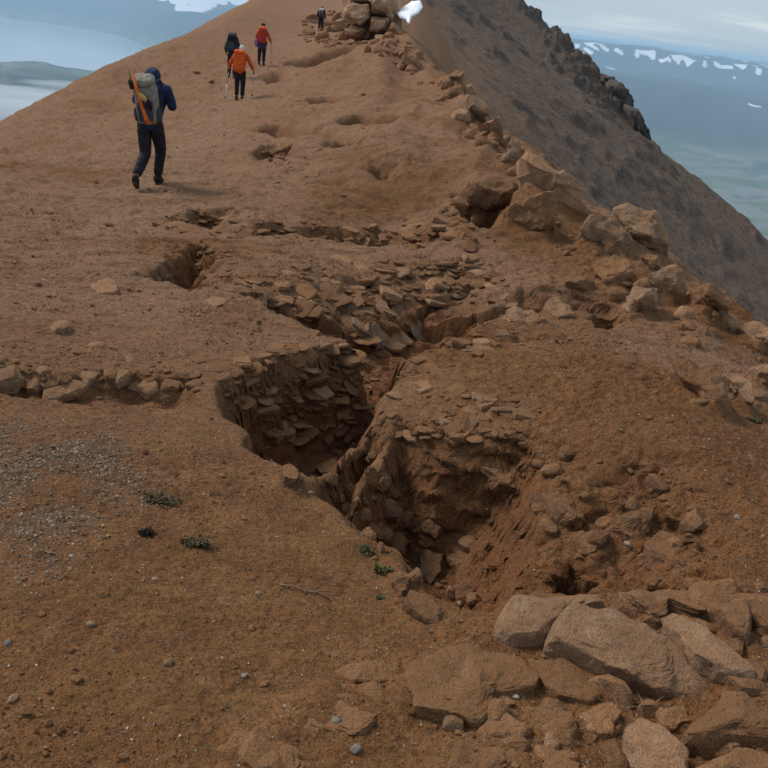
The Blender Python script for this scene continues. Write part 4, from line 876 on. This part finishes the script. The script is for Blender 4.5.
# ------------------------------------------------------------------ plants and twigs
def blades(name, label, u, v, n, hgt, spread, col, cat='plant', flatness=0.5, wid=0.004, seed=0, leaf=False):
    r = np.random.default_rng(seed); p = on_ground(u, v); V, Fc = [], []
    for i in range(n):
        a = r.uniform(0, 6.28); q = np.array([r.normal()*spread[0], r.normal()*spread[1], -0.004]); L = hgt*r.uniform(0.4, 1.1); dr = np.array([math.cos(a), math.sin(a)])*L*flatness*r.uniform(0.3, 1.5)
        sd_ = np.array([-math.sin(a), math.cos(a), 0])*wid*(2.2 if leaf else 1)
        mid = q+np.array([dr[0]*0.5, dr[1]*0.5, L*0.6]); tip = q+np.array([dr[0], dr[1], L*(0.65 if leaf else 0.85)]); b0 = len(V)
        V += [q-sd_*0.5, q+sd_*0.5, mid+sd_*0.6, mid-sd_*0.6, tip]; Fc += [(b0, b0+1, b0+2, b0+3), (b0+3, b0+2, b0+4)]
    me = bpy.data.meshes.new(name); me.from_pydata([tuple(x) for x in V], [], Fc); me.update(); me.polygons.foreach_set('use_smooth', [True]*len(me.polygons))
    o = link(name, me, mat_plain(name+'_leaves', col, 0.7, 0.5, 120)); o.location = p; return tag(o, label, cat)
blades('plant', 'dark green cushion tuft, largest on the bare soil', 161, 503, 420, 0.030, (0.026, 0.013), (0.060, 0.044, 0.020), seed=1, leaf=True)
blades('plant', 'sparse green tuft right of the largest tuft', 197, 544, 160, 0.026, (0.026, 0.012), (0.095, 0.068, 0.034), seed=2, leaf=True)
blades('withered_plant', 'withered brown tuft below the largest tuft', 147, 534, 160, 0.024, (0.014, 0.009), (0.040, 0.030, 0.018), seed=3)
blades('plant', 'bright green sprig on the near lip of the pit', 366, 552, 70, 0.030, (0.014, 0.014), (0.075, 0.070, 0.026), seed=4, leaf=True)
blades('plant', 'green sprig lower on the pit lip beside the rubble', 382, 572, 90, 0.034, (0.014, 0.014), (0.075, 0.075, 0.026), seed=5, leaf=True)
blades('plant', 'faint moss green tuft at the foot of the pit lip', 382, 598, 200, 0.016, (0.006, 0.004), (0.07, 0.075, 0.03), seed=6, leaf=True)
blades('grass_tuft', 'dry straw coloured grass under the large slab', 640, 707, 22, 0.036, (0.03, 0.008), (0.26, 0.19, 0.11), 'grass', 2.0, 0.0014, seed=7)
blades('plant', 'small green tuft beside the tall smooth slab face', 752, 421, 170, 0.03, (0.022, 0.010), (0.07, 0.07, 0.03), seed=8, leaf=True)
def tube(pts, rad, k=6):
    pts = np.array(pts, float); V, Fc = [], []; rad = np.broadcast_to(rad, len(pts))
    for i, p in enumerate(pts):
        d = pts[min(i+1, len(pts)-1)]-pts[max(i-1, 0)]; d /= np.linalg.norm(d); a = np.cross(d, [0.3, 0.2, 0.93]); a /= np.linalg.norm(a); b = np.cross(d, a)
        V += [p+rad[i]*(math.cos(x)*a+math.sin(x)*b) for x in np.arange(k)*2*np.pi/k]
    n = len(pts)
    Fc = [[i*k+j, i*k+(j+1) % k, (i+1)*k+(j+1) % k, (i+1)*k+j] for i in range(n-1) for j in range(k)] + [list(range(k))[::-1], [(n-1)*k+j for j in range(k)]]
    return V, Fc
def tube_mesh(name, pts, rad, k=6):
    V, Fc = tube(pts, rad, k); me = bpy.data.meshes.new(name); me.from_pydata([tuple(v) for v in V], [], Fc); me.update(); me.polygons.foreach_set('use_smooth', [True]*len(me.polygons)); return me
M_TWIG = mat_plain('dry_twig', (0.17, 0.10, 0.058), 0.8, 0.3, 90)
for lab, pxs, rd in [('thick dry twig lying on soil before the pit', [(279, 586), (292, 589), (306, 593), (318, 595), (330, 601)], (0.003, 0.004, 0.0035, 0.003, 0.002)), ('thin forked twig crossing the thick dry twig', [(304, 594), (314, 587), (322, 584), (334, 585), (346, 586)], (0.0025, 0.0025, 0.002, 0.002, 0.0015)), ('slender pale twig trailing right of the thick twig', [(312, 592), (328, 594), (345, 595)], (0.002, 0.002, 0.0015))]:
    P = np.array([on_ground(u, v)+np.array([0, 0, 0.006+0.006*(i % 2)]) for i, (u, v) in enumerate(pxs)]); c = P.mean(0)
    o = link('twig', tube_mesh('twig', P-c, rd), M_TWIG); o.location = c; tag(o, lab, 'twig')

# ------------------------------------------------------------------ the hikers
def skin(name, verts, edges, radii, mat, parent, levels=2, loc=(0, 0, 0)):
    """one continuous skinned surface over a joint chain; radii are (x, y) per joint"""
    me = bpy.data.meshes.new(name); me.from_pydata([tuple(v) for v in verts], edges, []); o = bpy.data.objects.new(name, me); COL.objects.link(o)
    md = o.modifiers.new('skin', 'SKIN'); md.use_smooth_shade = True
    for i, r in enumerate(radii):
        sv = me.skin_vertices[0].data[i]; sv.radius = (r, r) if np.isscalar(r) else r
    me.skin_vertices[0].data[0].use_root = True
    if levels: ss = o.modifiers.new('sub', 'SUBSURF'); ss.levels = levels; ss.render_levels = levels
    dg = bpy.context.evaluated_depsgraph_get(); dg.update(); out = bpy.data.meshes.new_from_object(o.evaluated_get(dg))
    bpy.data.objects.remove(o); bpy.data.meshes.remove(me); out.name = name
    out.polygons.foreach_set('use_smooth', [True]*len(out.polygons)); out.materials.clear()
    r = link(name, out, mat, parent); r.location = loc; return r
def soft_box(name, dim, mat, parent, loc, rot=(0, 0, 0), e=0.45, level=3, noise_=0.04, seed=0, taper=0.0):
    V, Fc = ico(level); P = np.sign(V)*np.abs(V)**e; P = P/np.abs(P).max()
    P[:, :2] *= (1-taper*P[:, 2:])
    P = P*(1+noise_*fbm(V[:, 0]*2+seed, V[:, 1]*2, V[:, 2]*2, 3))[:, None]*np.array(dim)/2
    o = link(name, np_mesh(name, P, Fc), mat, parent); o.location = loc; o.rotation_euler = rot; return o
def cloth(name, col, **k):
    m = mat_plain(name, col, 0.85, 0.40, 7, 60, 0.3); t = m.node_tree; b = [n for n in t.nodes if n.type == 'BSDF_PRINCIPLED'][0]
    bump(t, b, noise(t, coords(t), 7.0, 3, 0.5, 1.5), 0.9, 0.09); return m
M_SKIN = mat_plain('skin', (0.42, 0.25, 0.18), 0.6, 0.1); M_NAVY = cloth('navy_cloth', (0.017, 0.025, 0.062)); M_DKT = cloth('dark_trouser_cloth', (0.022, 0.019, 0.024))
M_BLK = cloth('black_cloth', (0.016, 0.016, 0.018)); M_ORG = cloth('orange_cloth', (0.56, 0.085, 0.022)); M_ORG2 = cloth('orange_cover', (0.68, 0.110, 0.018)); M_BOOT = mat_plain('boot_leather', (0.022, 0.018, 0.015), 0.7)
M_SOLE = mat_plain('boot_sole', (0.085, 0.055, 0.038), 0.9); M_PACK = cloth('grey_pack_cloth', (0.235, 0.215, 0.170)); M_PACKD = cloth('dark_pack_cloth', (0.05, 0.055, 0.065)); M_STRAP = cloth('orange_strap', (0.72, 0.17, 0.03))
M_YEL = cloth('yellow_cloth', (0.55, 0.36, 0.12)); M_PUR = cloth('purple_cloth', (0.070, 0.035, 0.100)); M_LIL = cloth('lilac_cloth', (0.33, 0.14, 0.36)); M_REDP = cloth('red_pack_cloth', (0.40, 0.045, 0.025)); M_WHT = mat_plain('white_hair', (0.55, 0.53, 0.50), 0.8, 0.1)
M_GRYH = mat_plain('grey_hair', (0.20, 0.18, 0.165), 0.9); M_WSTR = cloth('white_strap', (0.62, 0.50, 0.50)); M_ALU = mat_plain('pole_metal', (0.25, 0.22, 0.24), 0.4, 0.1); M_WPOLE = mat_plain('pole_white', (0.72, 0.72, 0.72), 0.5, 0.1); M_GRN = cloth('green_cloth', (0.030, 0.045, 0.035))
def hiker(label, u, v, y, height, yaw, J, jacket, trousers, hair, hatmat=None, hood=False, bag_hip=None):
    """J: joints in metres on a 1.75 m body facing +Y"""
    foot = at_y(u, v, y); foot[2] = float(H(foot[0], foot[1]))-0.02; k = height/1.75
    root = bpy.data.objects.new('person', None); COL.objects.link(root); root.location = foot; root.rotation_euler = (0, 0, yaw); root.scale = (k, k, k)
    tag(root, label, 'person', 'hikers climbing the ridge')
    n = {a: np.array(b, float) for a, b in J.items()}
    hd = n['head']; nk = n['neck']; f = n.get('face', np.array([0, 1.0, -0.15])); f = f/np.linalg.norm(f); side = np.cross(f, [0, 0, 1]); side /= np.linalg.norm(side)
    V = [n['pelvis'], n['waist'], n['chest'], nk, hd-np.array([0, 0, 0.06])+f*0.02, hd+np.array([0, 0, 0.02]), hd+np.array([0, 0, 0.085])-f*0.01]
    E_ = [(0, 1), (1, 2), (2, 3), (3, 4), (4, 5), (5, 6)]; R_ = [(.14, .10), (.12, .09), (.15, .10), .055, (.062, .07), (.076, .088), (.055, .066)]
    def add(p, frm, r):
        V.append(np.array(p)); R_.append(r); E_.append((frm, len(V)-1)); return len(V)-1
    nose = add(hd+f*0.105-np.array([0, 0, 0.015]), 5, .014)
    for s in (-1, 1): add(hd+side*s*0.088+np.array([0, 0, 0.0]), 5, .018)         # ears
    for s in ('l', 'r'):
        sg = -1 if s == 'l' else 1
        a = add(n['sho_'+s], 2, .055); a = add(n['elb_'+s], a, .042); w = add(n['wri_'+s], a, .028)
        d = n['hand_'+s]-n['wri_'+s]; d /= np.linalg.norm(d); palm = add(n['wri_'+s]+d*0.07, w, (.036, .018))
        ax = np.cross(d, [sg*0.3, 0.2, 1.0]); ax /= np.linalg.norm(ax); cur = np.cross(ax, d)
        for q, (off, L) in enumerate(((-.030, .060), (-.010, .072), (.010, .068), (.030, .052))):
            b0 = n['wri_'+s]+d*0.095+ax*off
            x = add(b0, palm, .0095); x = add(b0+d*L*0.5+cur*0.012, x, .009); add(b0+d*L*0.75+cur*0.045, x, .0075)
        x = add(n['wri_'+s]+d*0.05+ax*-0.042+cur*0.012, palm, .011); add(n['wri_'+s]+d*0.095+ax*-0.05+cur*0.035, x, .009)
        h = add(n['hip_'+s], 0, .085); h = add(n['kne_'+s], h, .055); h = add(n['ank_'+s], h, .040); add(n['toe_'+s], h, .035)
    skin('body', V, E_, R_, M_SKIN, root, 1)
    # jacket: torso and sleeves in one
    V2 = [n['pelvis']+np.array([0, 0, -0.15]), n['pelvis']+np.array([0, 0, 0.03]), n['waist'], n['chest'], nk+(n['chest']-nk)*0.25]; R2 = [(.195, .155), (.18, .14), (.17, .13), (.20, .135), (.085, .085)]; E2 = [(0, 1), (1, 2), (2, 3), (3, 4)]
    for s in ('l', 'r'):
        i = len(V2); d = n['wri_'+s]-n['elb_'+s]
        V2 += [n['sho_'+s], (n['sho_'+s]+n['elb_'+s])/2, n['elb_'+s], n['elb_'+s]+d*0.5, n['wri_'+s]-d*0.04]; R2 += [(.085, .085), .074, .066, .058, .046]; E2 += [(3, i), (i, i+1), (i+1, i+2), (i+2, i+3), (i+3, i+4)]
    skin('jacket', V2, E2, R2, jacket, root)
    V3 = [n['pelvis']+np.array([0, 0, 0.05])]; R3 = [(.12, .10)]; E3 = []
    for s in ('l', 'r'):
        i = len(V3); m1 = (n['hip_'+s]+n['kne_'+s])/2; m2 = (n['kne_'+s]+n['ank_'+s])/2
        V3 += [n['hip_'+s], m1, n['kne_'+s], m2, n['ank_'+s]+(n['kne_'+s]-n['ank_'+s])*0.10]; R3 += [.120, .106, .086, .077, .070]; E3 += [(0, i), (i, i+1), (i+1, i+2), (i+2, i+3), (i+3, i+4)]
    skin('trousers', V3, E3, R3, trousers, root)
    for s in ('l', 'r'):
        a, t_ = n['ank_'+s], n['toe_'+s]; d = t_-a; heel = a-d*0.28+np.array([0, 0, -0.055])
        b = skin('boot', [a+(n['kne_'+s]-a)*0.16, a, heel, a+d*0.55, t_], [(0, 1), (1, 2), (1, 3), (3, 4)], [.060, .056, .040, .046, .036], M_BOOT, root)
        so2 = skin('sole', [heel+np.array([0, 0, -0.028]), a+d*0.5+np.array([0, 0, -0.045]), t_+np.array([0, 0, -0.022])], [(0, 1), (1, 2)], [(.042, .018), (.044, .016), (.036, .014)], M_SOLE, b, 1)
    V, Fc = ico(3)
    if hood:
        P = V*np.array([.118, .128, .135]); P[:, 2] -= 0.03*(V[:, 1] < -0.2); nm = 'hood'
    else:
        P = V*np.array([.092, .105, .105])*(1+0.05*fbm(V[:, 0]*4, V[:, 1]*4, V[:, 2]*4, 3))[:, None]; P[:, 2] = np.where((V[:, 1] > 0.3) & (P[:, 2] < 0.03), 0.03, P[:, 2]); nm = 'hair'
    o = link(nm, np_mesh(nm, P, Fc), hair, root); o.location = hd+np.array([0, -0.012, 0.018]); o.rotation_euler = (-math.asin(max(-1, min(1, -f[2])))*0.8, 0, 0)
    if hatmat:
        P = V*np.array([.098, .112, .075]); P[:, 2] = np.maximum(P[:, 2], 0.0); q = (V[:, 2] < 0.12) & (V[:, 1] > 0.1); P[q, 1] *= 1.55
        o = link('cap', np_mesh('cap', P, Fc), hatmat, root); o.location = hd+np.array([0, -0.012, 0.055])
    return root, n, k, foot, yaw
def to_world(h, p):
    root, n, k, foot, yaw = h; c, s_ = math.cos(yaw), math.sin(yaw); p = np.array(p, float)*k
    return np.array([p[0]*c-p[1]*s_, p[0]*s_+p[1]*c, p[2]])+foot
def backpack(h, label, off, tiltx=0.12, w=.33, d=.22, hgt=.56, body=None, lid=None, pocket=None, strapm=None, roll=0.0):
    root, n, k, foot, yaw = h
    r = bpy.data.objects.new('backpack', None); COL.objects.link(r); r.location = to_world(h, n['chest']+np.array(off)); r.rotation_euler = (tiltx, roll, yaw); r.scale = (k, k, k)
    tag(r, label, 'backpack', 'backpacks carried by the hikers')
    soft_box('pack_body', (w, d, hgt), body, r, (0, 0, -0.06), noise_=0.07, taper=-0.04, seed=hgt*9)
    if lid: soft_box('top_lid', (w*0.92, d*1.02, 0.13), lid, r, (0, -0.005, hgt/2-0.05), (0.15, 0, 0), e=0.55, seed=2)
    if pocket: soft_box('front_pocket', (w*0.66, 0.09, hgt*0.5), pocket, r, (0, -d*0.5-0.005, -0.14), e=0.5, seed=5)
    for s in (-1, 1):
        link('shoulder_strap', tube_mesh('shoulder_strap', [(s*0.09, d*0.42, 0.10), (s*0.11, d*0.62, 0.17), (s*0.125, d*0.5+0.15, 0.17), (s*0.14, d*0.5+0.265, 0.06), (s*0.14, d*0.5+0.25, -0.10)], (.022, .026, .026, .024, .018), 8), strapm or M_BLK, r)
        soft_box('side_pocket', (0.06, d*0.7, 0.20), pocket or body, r, (s*w*0.5, 0, -0.22), e=0.55, seed=7+s)
    return r
def pole(h, label, hand, tip_px, y, lower=M_ALU):
    a = to_world(h, hand); t_ = at_y(tip_px[0], tip_px[1], y); t_[2] = float(H(t_[0], t_[1]))
    r = bpy.data.objects.new('trekking_pole', None); COL.objects.link(r); r.location = t_; tag(r, label, 'trekking pole', 'trekking poles of the hikers')
    d = a-t_; L = np.linalg.norm(d); d /= L
    link('upper_shaft', tube_mesh('upper_shaft', [d*L*0.5, d*(L-0.10)], .011, 8), M_ALU, r); link('lower_shaft', tube_mesh('lower_shaft', [d*0.05, d*L*0.5], .010, 8), lower, r)
    link('grip', tube_mesh('grip', [d*(L-0.11), d*(L-0.06), d*L, d*(L+0.045)], (.015, .018, .017, .020), 8), M_BLK, r)
    link('basket', tube_mesh('basket', [d*0.07, d*0.078, d*0.086], (.02, .045, .02), 12), M_BLK, r); link('tip', tube_mesh('tip', [d*0.0, d*0.06], (.004, .010), 8), M_BLK, r)
    return r
STAND = dict(pelvis=(0, 0, .95), waist=(0, .02, 1.10), chest=(0, .03, 1.32), neck=(0, .05, 1.48), head=(0, .07, 1.62), sho_l=(-.185, .03, 1.41), sho_r=(.185, .03, 1.41),
             elb_l=(-.27, -.02, 1.14), elb_r=(.27, -.02, 1.14), wri_l=(-.27, .12, .93), wri_r=(.27, .12, .93), hand_l=(-.26, .20, .86), hand_r=(.26, .20, .86),
             hip_l=(-.09, 0, .92), hip_r=(.09, 0, .92), kne_l=(-.10, .02, .50), kne_r=(.10, .04, .50), ank_l=(-.10, -.04, .10), ank_r=(.10, .0, .10), toe_l=(-.12, .16, .045), toe_r=(.12, .20, .045))
def pose(**k): d = dict(STAND); d.update(k); return d
# nearest hiker: mid-stride, head bowed, both hands at the chest straps
h1 = hiker('nearest hiker in navy jacket and dark trousers, head bowed, seen from behind mid stride', 150, 187, 12.5, 1.80, 0.02,
           pose(waist=(.01, .05, 1.10), chest=(.02, .12, 1.31), neck=(-.02, .19, 1.44), head=(-.05, .28, 1.53), face=(0, .8, -.6), sho_l=(-.17, .10, 1.40), sho_r=(.215, .12, 1.40),
                elb_l=(-.26, .14, 1.17), elb_r=(.30, .10, 1.16), wri_l=(-.15, .32, 1.24), wri_r=(.17, .33, 1.23), hand_l=(-.09, .34, 1.29), hand_r=(.10, .35, 1.29),
                kne_l=(-.06, -.02, .49), kne_r=(.10, .20, .53), ank_l=(-.10, -.40, .20), ank_r=(.06, .17, .11), toe_l=(-.11, -.25, .045), toe_r=(.08, .37, .06)), M_NAVY, M_DKT, M_NAVY, hood=True)
b1 = backpack(h1, 'light grey rucksack with an orange strap slung across it, on the nearest hiker', (-.04, -.235, -.03), 0.24, .31, .25, .60, M_PACK, M_PACK, M_PACKD, M_NAVY, roll=-0.06)
link('orange_band', tube_mesh('orange_band', [(-.10, -.12, .34), (-.075, -.155, .20), (-.04, -.17, .05), (-.01, -.175, -.10), (.02, -.17, -.24), (.045, -.15, -.30)], (.018, .026, .024, .024, .034, .04), 8), M_STRAP, b1)
link('yellow_pouch', tube_mesh('yellow_pouch', [(-.035, -.165, .13), (.0, -.18, .08), (.05, -.165, .02)], (.025, .042, .03), 8), M_YEL, b1)
link('black_pouch', tube_mesh('black_pouch', [(.05, -.16, .04), (.075, -.165, -.02), (.09, -.15, -.09)], (.03, .045, .03), 8), M_BLK, b1)
link('ice_axe_head', tube_mesh('ice_axe_head', [(-.185, -.06, .27), (-.16, -.08, .21), (-.15, -.09, .15)], (.03, .04, .03), 8), M_BOOT, b1)
link('axe_spike', tube_mesh('axe_spike', [(-.15, -.10, .27), (-.165, -.10, .42)], (.012, .006), 6), mat_plain('bamboo_tip', (0.20, 0.12, 0.06)), b1)
# orange hiker with two poles
h2 = hiker('white haired hiker in a bright orange jacket walking with two poles', 239, 99, 28.85, 1.76, 0.04,
           pose(head=(.015, .10, 1.60), neck=(.01, .07, 1.47), elb_l=(-.33, -.01, 1.15), elb_r=(.35, -.01, 1.15), wri_l=(-.40, .10, .97), wri_r=(.42, .10, .97), hand_l=(-.40, .18, .94), hand_r=(.42, .18, .94),
                kne_l=(-.09, .02, .50), ank_l=(-.08, -.06, .10), toe_l=(-.10, .14, .05)), M_ORG, M_BLK, M_WHT)
b2 = backpack(h2, 'orange rain covered rucksack on the white haired hiker', (-.02, -.20, -.06), 0.10, .36, .22, .62, M_ORG2, M_ORG2, M_ORG2, M_ORG)
pole(h2, 'white tipped pole in the left hand of the orange hiker', (-.40, .17, .95), (225.5, 95), 28.6, M_WPOLE)
pole(h2, 'grey pole in the right hand of the orange hiker', (.42, .17, .95), (251.5, 99), 28.7)
# hiker in orange with a red pack further on
h3 = hiker('hiker in orange jacket with black cap and purple jacket tied at the waist', 261, 66, 38.75, 1.74, 0.03,
           pose(elb_r=(.30, .02, 1.16), wri_r=(.36, .16, 1.02), hand_r=(.37, .22, 1.0), kne_r=(.09, .05, .5)), M_ORG, M_BLK, M_BLK, hatmat=M_BLK)
soft_box('tied_jacket', (.43, .33, .42), M_PUR, h3[0], (0, 0, .90), e=0.6, noise_=0.1, seed=3, taper=-0.08)
backpack(h3, 'red rucksack on the hiker with the black cap', (.02, -.22, -.02), 0.08, .33, .24, .62, M_REDP, M_ORG2, M_REDP, M_BLK)
r = bpy.data.objects.new('hip_bag', None); COL.objects.link(r); r.location = to_world(h3, (-.24, -.04, .93)); tag(r, 'lilac bag hanging at the left hip of the hiker with the black cap', 'bag')
soft_box('bag_body', (.20, .16, .34), M_LIL, r, (0, 0, 0), e=0.6, noise_=0.1, seed=4, taper=-0.15); link('bag_strap', tube_mesh('bag_strap', [(.0, 0, .15), (.03, .02, .30), (.08, .05, .45)], .015, 6), M_LIL, r)
pole(h3, 'thin pole in the right hand of the hiker with the black cap', (.37, .21, 1.01), (271.5, 62.5), 39.2)
# hiker mostly hidden behind the orange one
h4 = hiker('hiker in dark green half hidden behind the orange hiker', 231.5, 76, 34.5, 1.74, 0.0, pose(head=(.03, .10, 1.60)), M_GRN, M_BLK, M_GRYH)
backpack(h4, 'black rucksack on the half hidden hiker', (.02, -.22, .05), 0.06, .36, .26, .66, M_BLK, M_PACKD, M_PACKD, M_BLK)
# far hiker by the outcrop
h5 = hiker('farthest hiker in dark clothes beside the high outcrop', 320, 33, 64.3, 1.76, -0.02, pose(), M_NAVY, M_BLK, M_GRYH)
b5 = backpack(h5, 'dark rucksack with white straps on the farthest hiker', (0, -.20, -.02), 0.08, .30, .20, .46, M_PUR, M_WSTR, M_PACKD, M_WSTR)
for s_ in (-1, 1): link('white_band', tube_mesh('white_band', [(s_*.07, -.12, .24), (s_*.09, -.14, .05), (s_*.06, -.13, -.12)], .022, 6), M_WSTR, b5)
